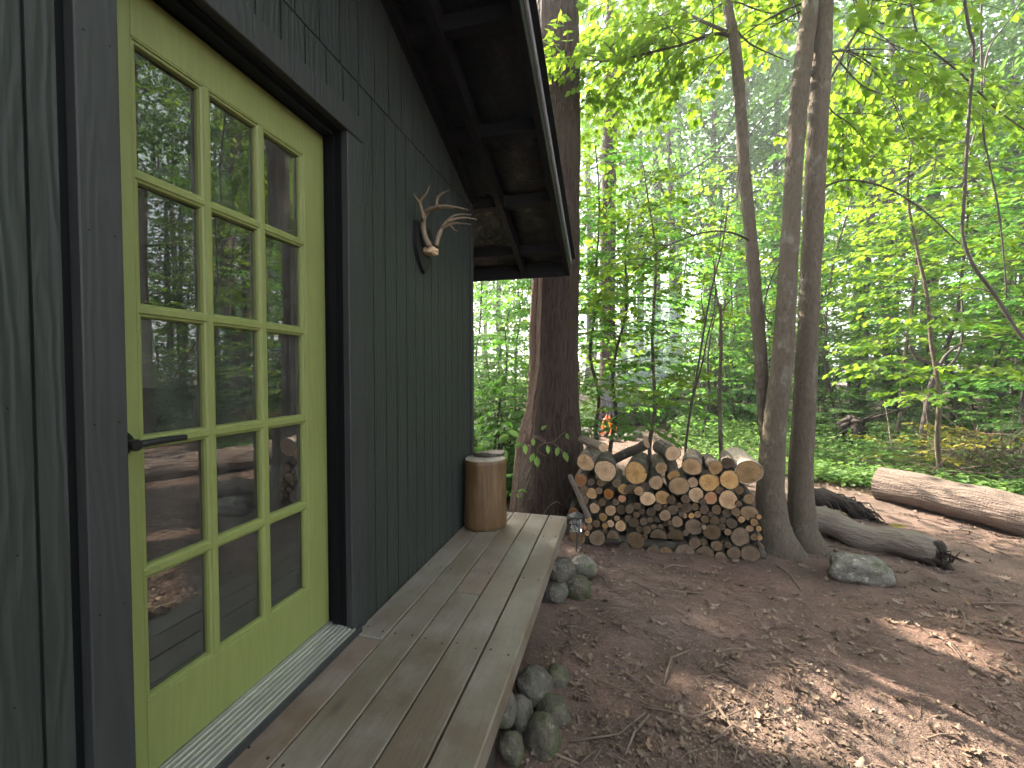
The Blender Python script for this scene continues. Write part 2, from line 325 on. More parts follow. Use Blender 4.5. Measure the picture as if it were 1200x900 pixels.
# ------------------------------------------------------------------ mesh builder
class MB:
    def __init__(s): s.v = []; s.f = []; s.mi = []
    def add(s, verts, faces, mi=0):
        b = len(s.v); s.v.extend([tuple(x) for x in verts]); s.f.extend([tuple(b+i for i in f) for f in faces]); s.mi.extend([mi]*len(faces))
    def box(s, x0, x1, y0, y1, z0, z1, mi=0, ch=0.0):
        if ch <= 0:
            v = [(x, y, z) for x in (x0, x1) for y in (y0, y1) for z in (z0, z1)]
            s.add(v, [(0, 1, 3, 2), (4, 6, 7, 5), (0, 4, 5, 1), (2, 3, 7, 6), (0, 2, 6, 4), (1, 5, 7, 3)], mi); return
        # chamfered box: 24 verts
        def c(ix, iy, iz):
            X, Y, Z = (x0, x1)[ix], (y0, y1)[iy], (z0, z1)[iz]
            sx, sy, sz = (1, -1)[ix], (1, -1)[iy], (1, -1)[iz]
            return [(X, Y+sy*ch, Z+sz*ch), (X+sx*ch, Y, Z+sz*ch), (X+sx*ch, Y+sy*ch, Z)]
        V = []; idx = {}
        for ix in (0, 1):
            for iy in (0, 1):
                for iz in (0, 1):
                    idx[ix, iy, iz] = len(V); V += c(ix, iy, iz)
        g = lambda a, k_: idx[a]+k_
        Fs = []
        for ix in (0, 1): Fs.append([g((ix, 0, 0), 0), g((ix, 1, 0), 0), g((ix, 1, 1), 0), g((ix, 0, 1), 0)])
        for iy in (0, 1): Fs.append([g((0, iy, 0), 1), g((1, iy, 0), 1), g((1, iy, 1), 1), g((0, iy, 1), 1)])
        for iz in (0, 1): Fs.append([g((0, 0, iz), 2), g((1, 0, iz), 2), g((1, 1, iz), 2), g((0, 1, iz), 2)])
        for a in (0, 1):
            for b in (0, 1):
                Fs.append([g((a, b, 0), 0), g((a, b, 1), 0), g((a, b, 1), 1), g((a, b, 0), 1)])
                Fs.append([g((a, 0, b), 0), g((a, 1, b), 0), g((a, 1, b), 2), g((a, 0, b), 2)])
                Fs.append([g((0, a, b), 1), g((1, a, b), 1), g((1, a, b), 2), g((0, a, b), 2)])
        for q in idx: Fs.append([g(q, 0), g(q, 1), g(q, 2)])
        s.add(V, Fs, mi)
    def prism(s, prof, axis, a0, a1, mi=0):
        """closed profile of 2-D points extruded along an axis. axis 'y': (x,z); 'x': (y,z); 'z': (x,y)"""
        n = len(prof)
        def mk(p, a):
            return {'y': (p[0], a, p[1]), 'x': (a, p[0], p[1]), 'z': (p[0], p[1], a)}[axis]
        V = [mk(p, a0) for p in prof]+[mk(p, a1) for p in prof]
        Fs = [(i, (i+1) % n, n+(i+1) % n, n+i) for i in range(n)]+[tuple(range(n-1, -1, -1)), tuple(range(n, 2*n))]
        s.add(V, Fs, mi)
    def tube(s, pts, rad, sides=8, mi=0, caps=True, rough=0.0, freq=3.0, seed=0.0, capmi=None):
        pts = [Vector(p) for p in pts]; n = len(pts)
        if isinstance(rad, (int, float)): rad = [rad]*n
        t0 = (pts[1]-pts[0]).normalized()
        up = Vector((0, 0, 1)) if abs(t0.z) < .9 else Vector((1, 0, 0))
        u = t0.cross(up).normalized(); V = []
        for i in range(n):
            t = (pts[min(i+1, n-1)]-pts[max(i-1, 0)]).normalized()
            u = (u - t*u.dot(t)).normalized(); w = t.cross(u)
            for j in range(sides):
                a = 2*PI*j/sides; d = u*math.cos(a)+w*math.sin(a); r = rad[i]
                if rough:
                    q = (pts[i]+d*r)*freq
                    r *= 1+rough*mnoise.noise(Vector((q.x+seed, q.y, q.z)))
                V.append(pts[i]+d*r)
        Fs = []
        for i in range(n-1):
            for j in range(sides):
                a = i*sides+j; b = i*sides+(j+1) % sides
                Fs.append((a, b, b+sides, a+sides))
        s.add(V, Fs, mi)
        if caps:
            b = len(s.v)-len(V)
            s.f.append(tuple(b+j for j in range(sides-1, -1, -1))); s.f.append(tuple(b+(n-1)*sides+j for j in range(sides)))
            s.mi += [mi if capmi is None else capmi]*2
    def mesh(s, name, mats, smooth=False, ang=None, recalc=True):
        me = bpy.data.meshes.new(name); me.from_pydata(s.v, [], s.f)
        for m in (mats if isinstance(mats, (list, tuple)) else [mats]): me.materials.append(m)
        me.polygons.foreach_set('material_index', s.mi)
        if smooth: me.polygons.foreach_set('use_smooth', [True]*len(s.f))
        me.update()
        import bmesh
        if recalc: bm = bmesh.new(); bm.from_mesh(me); bmesh.ops.recalc_face_normals(bm, faces=bm.faces); bm.to_mesh(me); bm.free()
        if smooth and ang: me.set_sharp_from_angle(angle=R(ang))
        return me
    def build(s, name, mats, parent=None, smooth=False, ang=None, loc=None, rot=None):
        return link(name, s.mesh(name, mats, smooth, ang), parent, loc, rot)

def smoothpath(pts, sub=6):
    """Catmull-Rom through tuples of any length"""
    a = [np.array(p, float) for p in pts]; a = [2*a[0]-a[1]]+a+[2*a[-1]-a[-2]]; out = []
    for i in range(1, len(a)-2):
        for j in range(sub):
            t = j/sub
            out.append(.5*((2*a[i])+(-a[i-1]+a[i+1])*t+(2*a[i-1]-5*a[i]+4*a[i+1]-a[i+2])*t*t+(-a[i-1]+3*a[i]-3*a[i+1]+a[i+2])*t**3))
    out.append(a[-2]); return out

# ------------------------------------------------------------------ leaves
OVAL = (np.array([(0, 0, 0), (-.24, .28, .07), (-.23, .62, .06), (0, 1, -.06), (.23, .62, .06), (.24, .28, .07)]), [(0, 3, 2, 1), (0, 5, 4, 3)])
RHOMB = (np.array([(0, 0, 0), (-.30, .48, .08), (0, 1, -.05), (.30, .48, .08)]), [(0, 2, 1), (0, 3, 2)])
_mh = [(.06, .0), (.36, .10), (.27, .24), (.52, .52), (.24, .50), (.22, .72)]
MAPLE = (np.array([(0, .05, 0)]+[(-x, y, .12*x) for x, y in _mh]+[(0, 1, -.06)]+[(x, y, .12*x) for x, y in _mh[::-1]]),
         [(0, 7, 6, 5, 4, 3, 2, 1), (0, 13, 12, 11, 10, 9, 8, 7)])
_dh = [(.05, .06), (.16, .16), (.08, .26), (.30, .38), (.13, .48), (.30, .64), (.13, .72), (.14, .88)]
def dry_template(c1, c2):
    f = lambda x, y: (x, y, c1*x*x*3 + c2*(y-.5)**2 + .03*math.sin(9*x+7*y))
    V = [f(0, 0)]+[f(-x, y) for x, y in _dh]+[f(0, 1)]+[f(x, y) for x, y in _dh[::-1]]
    mid = [f(0, .26), f(0, .48), f(0, .72)]
    n = len(V); V += mid; m1, m2, m3 = n, n+1, n+2
    return np.array(V), [(0, m1, 3, 2, 1), (m1, m2, 5, 4, 3), (m2, m3, 7, 6, 5), (m3, 9, 8, 7),
                         (0, 17, 16, 15, m1), (m1, 15, 14, 13, m2), (m2, 13, 12, 11, m3), (m3, 11, 10, 9)]

def leaves_arrays(L, tmpl):
    """L: list of (pos, fwd, nrm, size)"""
    Pn = np.array([x[0] for x in L], float); Fw = np.array([x[1] for x in L], float); Nm = np.array([x[2] for x in L], float); S = np.array([x[3] for x in L], float)
    Fw /= np.linalg.norm(Fw, axis=1)[:, None]+1e-9
    side = np.cross(Fw, Nm); side /= np.linalg.norm(side, axis=1)[:, None]+1e-9
    Nn = np.cross(side, Fw)
    T = tmpl[0]
    V = Pn[:, None, :]+S[:, None, None]*(T[None, :, 0:1]*side[:, None, :]+T[None, :, 1:2]*Fw[:, None, :]+T[None, :, 2:3]*Nn[:, None, :])
    return V.reshape(-1, 3), len(L), len(T), tmpl[1]
def mesh_from_leafsets(name, sets, mat):
    """sets: list of (L, template)"""
    Vs = []; idx = []; starts = []; base = 0; ls = 0
    for L, tm in sets:
        if not len(L): continue
        V, n, kv, faces = leaves_arrays(L, tm)
        Vs.append(V)
        o = base+np.arange(n)*kv
        for f in faces: pass
        fl = np.concatenate([np.array(f) for f in faces]); cnt = np.array([len(f) for f in faces])
        ii = (o[:, None]+fl[None, :]).ravel(); idx.append(ii)
        st = np.concatenate([[0], np.cumsum(cnt)[:-1]])
        starts.append((ls+np.arange(n)[:, None]*cnt.sum()+st[None, :]).ravel())
        base += n*kv; ls += len(ii)
    V = np.concatenate(Vs); idx = np.concatenate(idx); starts = np.concatenate(starts)
    me = bpy.data.meshes.new(name)
    me.vertices.add(len(V)); me.vertices.foreach_set('co', V.astype(np.float32).ravel())
    me.loops.add(len(idx)); me.loops.foreach_set('vertex_index', idx.astype(np.int32))
    me.polygons.add(len(starts)); me.polygons.foreach_set('loop_start', starts.astype(np.int32))
    me.materials.append(mat); me.update(calc_edges=True); me.validate()
    return me

def spray(L, mb, r, start, az, length, pitch, bend, nsec, lsize, spacing, thick=.006, flat=.25, droop=.25, tips=None, density=1.0):
    """a branch with alternate side twigs in one near-horizontal plane and leaves along them"""
    pos = Vector(start); pts = [pos.copy()]; n = 7; a = az; pt = pitch
    for i in range(n):
        a += r.uniform(-.12, .12); pt += bend/n + r.uniform(-.06, .06)
        pos = pos+Vector((math.cos(a)*math.cos(pt), math.sin(a)*math.cos(pt), math.sin(pt)))*(length/n); pts.append(pos.copy())
    if mb is not None: mb.tube(pts, [thick*(1-.85*i/n)+.0012 for i in range(n+1)], 4, caps=False)
    def twig(p0, d, ln, sz):
        m = max(2, int(ln/spacing)); q = Vector(p0); d = Vector(d)
        seg = ln/m; P_ = [q.copy()]
        for i in range(m):
            d = (d+Vector((r.uniform(-.1, .1), r.uniform(-.1, .1), r.uniform(-.12, .06)-.03))).normalized()
            q = q+d*seg; P_.append(q.copy())
            sd = Vector((-d.y, d.x, 0))
            if sd.length < 1e-3: sd = Vector((1, 0, 0))
            sd.normalize()
            for s_ in ((1, -1) if r.random() < density else ((1,) if i % 2 else (-1,))):
                f = d*.75+sd*s_*r.uniform(.5, 1.0)+Vector((0, 0, -droop+r.uniform(-.25, .2)))
                nm = Vector((r.uniform(-flat, flat)*1.6, r.uniform(-flat, flat)*1.6, 1))
                L.append((tuple(q+sd*s_*.008), tuple(f), tuple(nm), sz*r.uniform(.65, 1.2)))
        L.append((tuple(q), tuple(d+Vector((0, 0, -droop))), (r.uniform(-.3, .3), r.uniform(-.3, .3), 1), sz*1.05))
        if mb is not None and ln > .12: mb.tube([P_[0], P_[len(P_)//2], P_[-1]], [thick*.35+.0008, thick*.25+.0008, .0009], 3, caps=False)
    for j in range(nsec):
        t = .18+.78*(j+.5*r.random())/nsec; fi = t*n; i = min(int(fi), n-1); p = pts[i].lerp(pts[i+1], fi-i)
        dm = (pts[i+1]-pts[i]).normalized(); an = r.uniform(.6, 1.05)*(1 if j % 2 else -1)
        d = Matrix.Rotation(an, 3, 'Z') @ dm; d.z += r.uniform(-.1, .12)
        twig(p, d, length*r.uniform(.32, .52)*(1-.55*t)+spacing, lsize)
    twig(pts[-1], (pts[-1]-pts[-2]).normalized(), length*.14+spacing, lsize)

# ------------------------------------------------------------------ render settings, sky and sun
SUN_EL, SUN_AZ = 37.5, -50.0     # azimuth from +Y towards +X
SC.render.engine = 'CYCLES'
SC.view_settings.view_transform = 'Standard'; SC.view_settings.look = 'None'
SC.view_settings.exposure = 2.85; SC.view_settings.gamma = 1.0
cy = SC.cycles
cy.use_denoising = True
try: cy.denoiser = 'OPENIMAGEDENOISE'
except Exception: pass
cy.max_bounces = 7; cy.diffuse_bounces = 3; cy.glossy_bounces = 3; cy.transmission_bounces = 4; cy.transparent_max_bounces = 6; cy.volume_bounces = 0
cy.caustics_reflective = False; cy.caustics_refractive = False
cy.use_adaptive_sampling = True; cy.adaptive_threshold = .03
cy.sample_clamp_indirect = 6.0
w = bpy.data.worlds.new('World'); SC.world = w; w.use_nodes = True
wn = w.node_tree; sky = wn.nodes.new('ShaderNodeTexSky'); sky.sky_type = 'NISHITA'; sky.sun_disc = False
sky.sun_elevation = R(SUN_EL); sky.sun_rotation = R(SUN_AZ) % (2*PI); sky.air_density = .7; sky.dust_density = 5.0; sky.ozone_density = .2
bg = wn.nodes.get('Background'); hsv = wn.nodes.new('ShaderNodeHueSaturation'); hsv.inputs['Saturation'].default_value = .35; wn.links.new(sky.outputs[0], hsv.inputs['Color']); wn.links.new(hsv.outputs[0], bg.inputs[0]); bg.inputs[1].default_value = .15
ld = bpy.data.lights.new('sun', 'SUN'); ld.energy = 4.8; ld.angle = R(.55); ld.color = (1.0, .865, .71)
so = bpy.data.objects.new('sun', ld); COL.objects.link(so)
ce, se = math.cos(R(SUN_EL)), math.sin(R(SUN_EL)); SUNV = Vector((math.sin(R(SUN_AZ))*ce, math.cos(R(SUN_AZ))*ce, se))
so.rotation_euler = SUNV.to_track_quat('Z', 'Y').to_euler(); so.location = SUNV*60

cd = bpy.data.cameras.new('camera'); cam = bpy.data.objects.new('camera', cd); COL.objects.link(cam)
cd.sensor_width = 36; cd.lens = F/1200*36; cd.clip_start = .02; cd.clip_end = 500
cam.location = (0, 0, HC); cam.rotation_euler = (R(90)-math.atan((450-HY)/F), 0, PSI)
SC.camera = cam

# ------------------------------------------------------------------ sun patches on the ground; overhead leaves are cut away for them
SX, SY, SZ = SUNV
def poly(px): return np.array([tuple(G(x, y))[:2] for x, y in px])
PATCH = [poly(p) for p in [
    [(772, 788), (880, 836), (960, 815), (1005, 806), (1130, 850), (1230, 885), (1235, 960), (935, 930), (905, 880)],
    [(1000, 712), (1012, 710), (1062, 744), (1050, 750)], [(1062, 735), (1080, 736), (1120, 760), (1104, 766)],
    [(1055, 698), (1075, 697), (1100, 710), (1088, 716)], [(1160, 772), (1180, 770), (1215, 800), (1195, 806)],
    [(1100, 692), (1140, 690), (1215, 735), (1190, 742)], [(1020, 612), (1060, 604), (1130, 630), (1085, 642)],
    [(1090, 600), (1130, 590), (1240, 618), (1215, 640), (1130, 625)], [(1140, 800), (1160, 798), (1190, 815), (1176, 822)],
    [(1125, 655), (1180, 648), (1215, 672), (1180, 682)], [(676, 652), (690, 651), (708, 668), (694, 678)]]]
PATCH.append(np.array([(3.1, 4.0), (4.4, 3.9), (5.0, 4.9), (4.2, 5.3), (3.4, 5.0)]))
PATCH.append(np.array([(3.4, 2.4), (4.6, 2.2), (5.2, 2.9), (4.0, 3.2)]))
PATCH = [c.mean(0)+(c-c.mean(0))*(1+.20/np.linalg.norm(c-c.mean(0), axis=1)[:, None]) for c in PATCH]
def in_poly(xy, pg):
    x, y = xy[:, 0], xy[:, 1]; c = np.zeros(len(x), bool); j = len(pg)-1
    for i in range(len(pg)):
        xi, yi = pg[i]; xj, yj = pg[j]
        c ^= ((yi > y) != (yj > y)) & (x < (xj-xi)*(y-yi)/(yj-yi+1e-12)+xi); j = i
    return c
def sun_open(P_):
    P_ = np.asarray(P_, float); g = P_[:, :2]-P_[:, 2:3]/SZ*np.array([[SX, SY]])
    o = np.zeros(len(P_), bool)
    for pg in PATCH: o |= in_poly(g, pg)
    return o
def carve(L):
    if not L: return L
    o = sun_open([x[0] for x in L]); return [x for x, q in zip(L, o) if not q]

# ------------------------------------------------------------------ ground
def gz(x, y):
    near = max(0, 1-math.hypot(x-1, y-3)/14)
    v = Vector((x*.9, y*.9, 0)); h = .035*mnoise.noise(v)+.018*mnoise.noise(Vector((x*3.1, y*3.1, 4)))+.010*mnoise.noise(Vector((x*9, y*9, 9)))*near
    if y > 7: h += .02*(y-7)*mnoise.noise(Vector((x*.13, y*.13, 2)))
    return h
def axis_pts(lo, hi, step, far):
    a = list(np.arange(lo, hi, step)); s = step; x = hi
    while x < far: a.append(x); s *= 1.22; x += s
    s = step; x = lo-step; b = []
    while x > -far: b.append(x); s *= 1.22; x -= s
    return np.array(b[::-1]+a)
gx = axis_pts(-1.2, 5.2, .045, 220); gy = axis_pts(-.2, 6.5, .045, 220)
gv = [(x, y, gz(x, y)) for y in gy for x in gx]; nx = len(gx)
gf = [(j*nx+i, j*nx+i+1, (j+1)*nx+i+1, (j+1)*nx+i) for j in range(len(gy)-1) for i in range(nx-1)]
mb = MB(); mb.v = gv; mb.f = gf; mb.mi = [0]*len(gf)
tag(mb.build('ground', M['ground'], smooth=True), kind='structure')

# ------------------------------------------------------------------ cabin
WX = -1.10; DZ = .43; Y0, Y1 = .662, 1.475; DT = 2.54      # wall plane, deck level, door opening
YC = 3.0; YB = -5.6                                        # corner near the eave, far corner
roof_z = lambda y: 2.85-.387*(y-3.0) if y > -1.3 else 2.85-.387*(-4.3)-.387*(-1.3-y)
cabin = empty('cabin', (-1.1, 1.2, .1)); inv = Matrix.Translation((1.1, -1.2, -.1))
tag(cabin, 'dark painted wooden cabin with yellow-green glazed door and black roof overhang', 'cabin')
def cpart(mb, name, mats, parent=None, **kw):
    o = mb.build(name, mats, parent or cabin, **kw)
    if parent is None: o.matrix_parent_inverse = inv
    return o
# walls (backing + grooved plywood strips)
mb = MB()
def wall_strip(y0, y1, x0, x1, z0, z1f):
    za, zb = (z1f(y0), z1f(y1)) if callable(z1f) else (z1f, z1f)
    V = [(x0, y0, z0), (x1, y0, z0), (x1, y1, z0), (x0, y1, z0), (x0, y0, za), (x1, y0, za), (x1, y1, zb), (x0, y1, zb)]
    mb.add(V, [(0, 1, 2, 3), (4, 7, 6, 5), (0, 4, 5, 1), (3, 2, 6, 7), (1, 5, 6, 2), (0, 3, 7, 4)])
top = lambda y: roof_z(y)-.004
back = WX-.010
for a, b in ((YB, -1.3), (-1.3, Y0-.002), (Y1+.002, YC-.03)): wall_strip(a, b, back-.12, back, .18, top)
wall_strip(Y0-.002, Y1+.002, back-.12, back, DT+.002, top)
wall_strip(Y0-.002, Y1+.002, back-.12, back, .18, DZ-.03)
SEAM = 2.803
edges = [YB]+[-5.2+.2*i for i in range(26)]+[.05, .16, .27, .375, .455, .535, .586]
def groove_strips(edges, x_out, zlo, zhi):
    for a, b in zip(edges[:-1], edges[1:]):
        g = .0035
        for (p, q) in ((a, b),):
            if p < -1.3 < q: q = -1.3
            zl = zlo
            if callable(zhi):
                if zhi(p) < zl+.02 or zhi(q) < zl: continue
            wall_strip(p+g, q-g, back, x_out, zl, zhi)
groove_strips(edges, WX, .20, SEAM-.003)
r_edges = [Y1+.105+.0]+[1.58+.1015*i for i in range(1, 14)]+[YC-.055]
r_edges = [e for e in r_edges if e < YC-.05]+[YC-.052]
groove_strips(r_edges, WX, .20, lambda y: min(SEAM-.003, top(y)))
u_edges = [YB]+[-5.2+.2*i for i in range(29)]+[.62, .74, .86, .98, 1.10, 1.22, 1.34, 1.46, 1.58, 1.70, 1.82, 1.94, 2.06, 2.2, 2.4, 2.6, 2.8, YC-.052]
groove_strips(u_edges, WX+.003, SEAM, top)
h_edges = [.600, .70, .83, .95, 1.06, 1.16, 1.27, 1.38, 1.48, Y1+.105]
groove_strips(h_edges, WX, DT+.105, SEAM-.003)
# other three walls, plain
mb.box(-6.0, back-.121, YC-.14, YC-.03, .18, 2.80); mb.box(-6.0, back-.121, YB, YB+.1, .18, 2.80)
mb.box(-6.1, -6.0, YB, YC-.03, .18, 3.0)
cpart(mb, 'siding', M['siding'])
mb = MB(); mb.box(WX-.13, WX+.012, YC-.050, YC, .18, 2.835); cpart(mb, 'corner_board', M['trim'])
# foundation skirting + interior
mb = MB(); mb.box(-6.0, back-.16, YB+.12, YC-.16, .05, .40); mb.box(-5.99, -5.95, YB+.12, YC-.16, .4, 2.7); mb.box(-5.9, back-.14, -1.0, -.96, .4, 2.7); mb.box(-5.9, back-.14, 2.78, 2.82, .4, 2.7); mb.box(-5.9, back-.14, -1.0, 2.8, 2.71, 2.75)
cpart(mb, 'interior_shell', M['interior'])
# casing
mb = MB(); CX = WX+.024
mb.box(back, CX, .600, .677, DZ+.03, DT+.10, ch=.003)
tr = cpart(mb, 'door_casing', M['trim'])
mb = MB(); mb.box(back, CX-.002, Y1, Y1+.102, DZ+.005, DT, ch=.003); cpart(mb, 'door_casing', M['trim'])
mb = MB(); mb.box(back, CX+.002, .6775, Y1+.104, DT+.0005, DT+.10, ch=.003); cpart(mb, 'head_casing', M['trim'])
mb = MB()
for y_ in (Y1+.03, Y1+.08, .615, .66):
    for z_ in np.arange(.62, 2.5, .41): mb.tube([(CX-.004, y_, z_), (CX+.0006, y_, z_)], .0022, 8)
for y_ in (1.63, 1.83, 2.03, 2.24, 2.44, 2.64, 2.84, .50):
    for z_ in np.arange(.60, 2.75, .30): yy, zz = y_+rng.uniform(-.008, .008), z_+rng.uniform(-.02, .02); mb.tube([(WX-.004, yy, zz), (WX+.0008, yy, zz)], .002, 8)
o = cpart(mb, 'nail_heads', M['jamb_and_gap_shade']); o['kind'] = 'stuff'
# jambs (black) and a strip blackened as shadow in the siding gap
mb = MB()
mb.box(-1.30, back-.0005, Y1-.002, Y1+.03, DZ+.05, DT, 0); mb.box(-1.165, -1.135, Y1-.016, Y1-.0025, DZ+.06, DT-.02, 0)
mb.box(-1.30, back-.0005, Y0-.03, Y0-.001, DZ+.05, DT, 0); mb.box(back, back+.002, .584, .6, .2, SEAM-.01, 0); mb.box(back-.0004, back+.004, .602, .675, DZ+.05, DT, 0)
mb.box(-1.30, back-.0005, Y0-.0005, Y1-.0025, DT-.008, DT+.03, 0); mb.box(-1.165, -1.135, Y0, Y1-.02, DT-.022, DT-.0085, 0)
cpart(mb, 'jamb_and_gap_shade', M['jamb_and_gap_shade'])
# threshold
mb = MB()
prof = [(-1.26, DZ+.01), (-1.26, DZ+.058)]
x = -1.186; prof.append((x, DZ+.058))
for i in range(6):
    xx = -1.184+i*.0165; z = DZ+.055-i*.0030
    prof += [(xx, z), (xx+.002, z+.0035), (xx+.0105, z+.003), (xx+.0125, z-.0015)]
prof += [(-1.074, DZ+.038), (-1.072, DZ+.026), (-1.08, DZ+.010)]
mb.prism(prof, 'y', Y0+.001, Y1+.012)
cpart(mb, 'threshold', M['alu'])
mb = MB(); mb.box(-1.25, -1.078, Y0-.02, Y1+.045, DZ-.035, DZ+.0095, ch=.002); mb.box(-1.0785, -1.066, Y0-.087, Y1+.05, DZ+.001, DZ+.030, ch=.002)
cpart(mb, 'sill_board', M['trim'])
# door
DX = -1.19; dz0, dz1 = DZ+.060, DT-.012; dy0, dy1 = Y0+.003, Y1-.005
gy0, gy1, gz0, gz1 = dy0+.110, dy1-.112, .683, 2.398
mb = MB()
mb.box(DX-.045, DX, dy0, gy0-.0004, dz0, dz1, ch=.002); mb.box(DX-.045, DX, gy1+.0004, dy1, dz0, dz1, ch=.002)
mb.box(DX-.044, DX-.0008, gy0, gy1, dz0, gz0, ch=.0015); mb.box(DX-.044, DX-.0008, gy0, gy1, gz1, dz1, ch=.0015)
# moulded stop round the glass
def stop_y(z, s):
    mb.prism([(DX-.002, z), (DX-.002, z+s*.004), (DX-.006, z+s*.006), (DX-.007, z+s*.012), (DX-.013, z+s*.015), (DX-.022, z+s*.016), (DX-.022, z)], 'y', gy0, gy1)
stop_y(gz0, 1); stop_y(gz1, -1)
def stop_z(y, s):
    mb.prism([(DX-.002, y), (DX-.002, y+s*.004), (DX-.006, y+s*.006), (DX-.007, y+s*.012), (DX-.013, y+s*.015), (DX-.022, y+s*.016), (DX-.022, y)], 'z', gz0, gz1)
stop_z(gy0, 1); stop_z(gy1, -1)
door = cpart(mb, 'door', M['green']); door['label'] = 'yellow-green door with fifteen glass panes'
mb = MB()
def mprof(c, d): return [(d, c-.007), (d, c+.007), (d-.004, c+.010), (d-.006, c+.0155), (d-.013, c+.019), (d-.024, c+.019), (d-.024, c-.019), (d-.013, c-.019), (d-.006, c-.0155), (d-.004, c-.010)]
for i in (1, 2): mb.prism(mprof(gy0+(gy1-gy0)*i/3, DX-.0005), 'z', gz0+.003, gz1-.003)
for i in range(1, 5): mb.prism(mprof(gz0+(gz1-gz0)*i/5, DX-.0014), 'y', gy0+.003, gy1-.003)
mb.build('muntin_grid', M['green'], door)
mb = MB()
for i in range(3):
    for j in range(5):
        a = gy0+(gy1-gy0)*i/3; b = gy0+(gy1-gy0)*(i+1)/3; c = gz0+(gz1-gz0)*j/5; d = gz0+(gz1-gz0)*(j+1)/5
        t1, t2 = rng.uniform(-.0012, .0012), rng.uniform(-.0012, .0012)
        X = DX-.0235
        mb.add([(X+t1, a, c), (X-t1, b, c), (X-t1+t2, b, d), (X+t1+t2, a, d)], [(0, 1, 2, 3)])
link('glazing', mb.mesh('glazing', M['glass'], recalc=False), door)
# lever handle
hy, hz = Y0+.062, 1.375
mb = MB()
def lathe_x(mb, x_r, cy_, cz_, n=28, mi=0):
    V = []; Fs = []
    for x_, r_ in x_r:
        for j in range(n): V.append((x_, cy_+r_*math.cos(2*PI*j/n), cz_+r_*math.sin(2*PI*j/n)))
    for i in range(len(x_r)-1):
        for j in range(n): Fs.append((i*n+j, i*n+(j+1) % n, (i+1)*n+(j+1) % n, (i+1)*n+j))
    Fs.append(tuple(range(n))); Fs.append(tuple((len(x_r)-1)*n+j for j in range(n)))
    mb.add(V, Fs, mi)
lathe_x(mb, [(DX+.0005, .032), (DX+.006, .033), (DX+.011, .031), (DX+.020, .017), (DX+.026, .012), (DX+.048, .011), (DX+.050, .014), (DX+.066, .0145), (DX+.069, .012)], hy, hz)
mb.build('rosette', M['black_metal'], door, smooth=True, ang=40)
mb = MB()
mb.tube(smoothpath([(DX+.058, hy+.008, hz), (DX+.060, hy+.030, hz+.001), (DX+.058, hy+.075, hz+.002), (DX+.056, hy+.122, hz+.001)], 5), [.0095]*5+[.009]*5+[.0085]*6, 12)
mb.build('lever', M['lever_metal'], door, smooth=True, ang=50)
# sheet of paper behind the glass
mb = MB(); mb.add([(DX-.05, gy0+.012, 1.51), (DX-.05, gy0+.075, 1.51), (DX-.055, gy0+.075, 1.73), (DX-.055, gy0+.012, 1.73)], [(0, 1, 2, 3)])
o = mb.build('paper_sheet', M['paper']); tag(o, 'pale sheet of paper hanging inside the door glass', 'paper')
sm = o.modifiers.new('thickness', 'SOLIDIFY'); sm.thickness = .001

# roof
RX0, RX1 = -6.6, -.43; YE = 3.88
mb = MB()
def slope_box(x0, x1, y0, y1, t0, t1, mi=0, b=None):
    """box following the roof underside; t measured vertically from it"""
    V = []
    for x_ in (x0, x1):
        for y_ in (y0, y1):
            for t_ in (t0, t1): V.append((x_, y_, roof_z(y_)+t_))
    (b or mb).add(V, [(0, 1, 3, 2), (4, 6, 7, 5), (0, 4, 5, 1), (2, 3, 7, 6), (0, 2, 6, 4), (1, 5, 7, 3)], mi)
slope_box(RX0, RX1-.03, -1.3, YE-.002, .095, .12); slope_box(RX0, RX1-.03, -6.4, -1.301, .095, .12)
roof = cpart(mb, 'roof', M['roofing'])
# bulging black sheathing between the rafters
mb = MB(); nxs, nys = 40, 200
def sheath(x0, x1, y0, y1):
    b = len(mb.v); ny_ = max(4, int((y1-y0)/.03)); nx_ = 10
    for j in range(ny_+1):
        for i in range(nx_+1):
            u, v_ = i/nx_, j/ny_; x_ = x0+(x1-x0)*u; y_ = y0+(y1-y0)*v_
            bul = math.sin(PI*u)*math.sin(PI*v_)
            d = bul**.6*(.028+.035*mnoise.noise(Vector((x_*5, y_*4.2, 1.3)))+.018*mnoise.noise(Vector((x_*13, y_*9, 7))))
            mb.v.append((x_, y_, roof_z(y_)+.075-max(d, -.01)))
    for j in range(ny_):
        for i in range(nx_):
            a = b+j*(nx_+1)+i; mb.f.append((a, a+1, a+nx_+2, a+nx_+1)); mb.mi.append(0)
rows = [-1.29, -.75, -.2, .33, .86, 1.41, 1.96, 2.52, 3.07, 3.62, 3.87]
for a, b in zip(rows[:-1], rows[1:]):
    for x0, x1 in ((-1.6, -.90), (-.855, -.49)):
        if x0 < WX and b < 3.05: x0 = WX-.005
        sheath(x0, x1, a, b)
mb.build('sheathing', M['soffit'], roof, smooth=True)
for (x0, x1) in ((-.905, -.860), (-1.63, -1.59)):
    mb = MB(); y0 = -1.29 if x0 > WX else 2.99; slope_box(x0, x1, y0, YE-.025, -.045, .09); mb.build('rafter', M['rafter'], roof)
mb = MB(); slope_box(WX+.004, WX+.045, -1.29, 2.99, -.03, .09); mb.build('rafter', M['rafter'], roof)
for y_ in rows[1:-1]:
    mb = MB(); slope_box(-.8595, -.4905, y_-.02, y_+.02, -.005, .088); slope_box(WX+.046 if y_ < 3 else -1.589, -.9055, y_-.02, y_+.02, -.005, .088)
    mb.build('lookout', M['rafter'], roof)
mb = MB(); slope_box(-.49, -.452, -1.3, YE-.024, -.055, .112); slope_box(-.49, -.452, -6.4, -1.301, -.055, .112); mb.build('barge_board', M['rafter'], roof)
mb = MB(); V = []
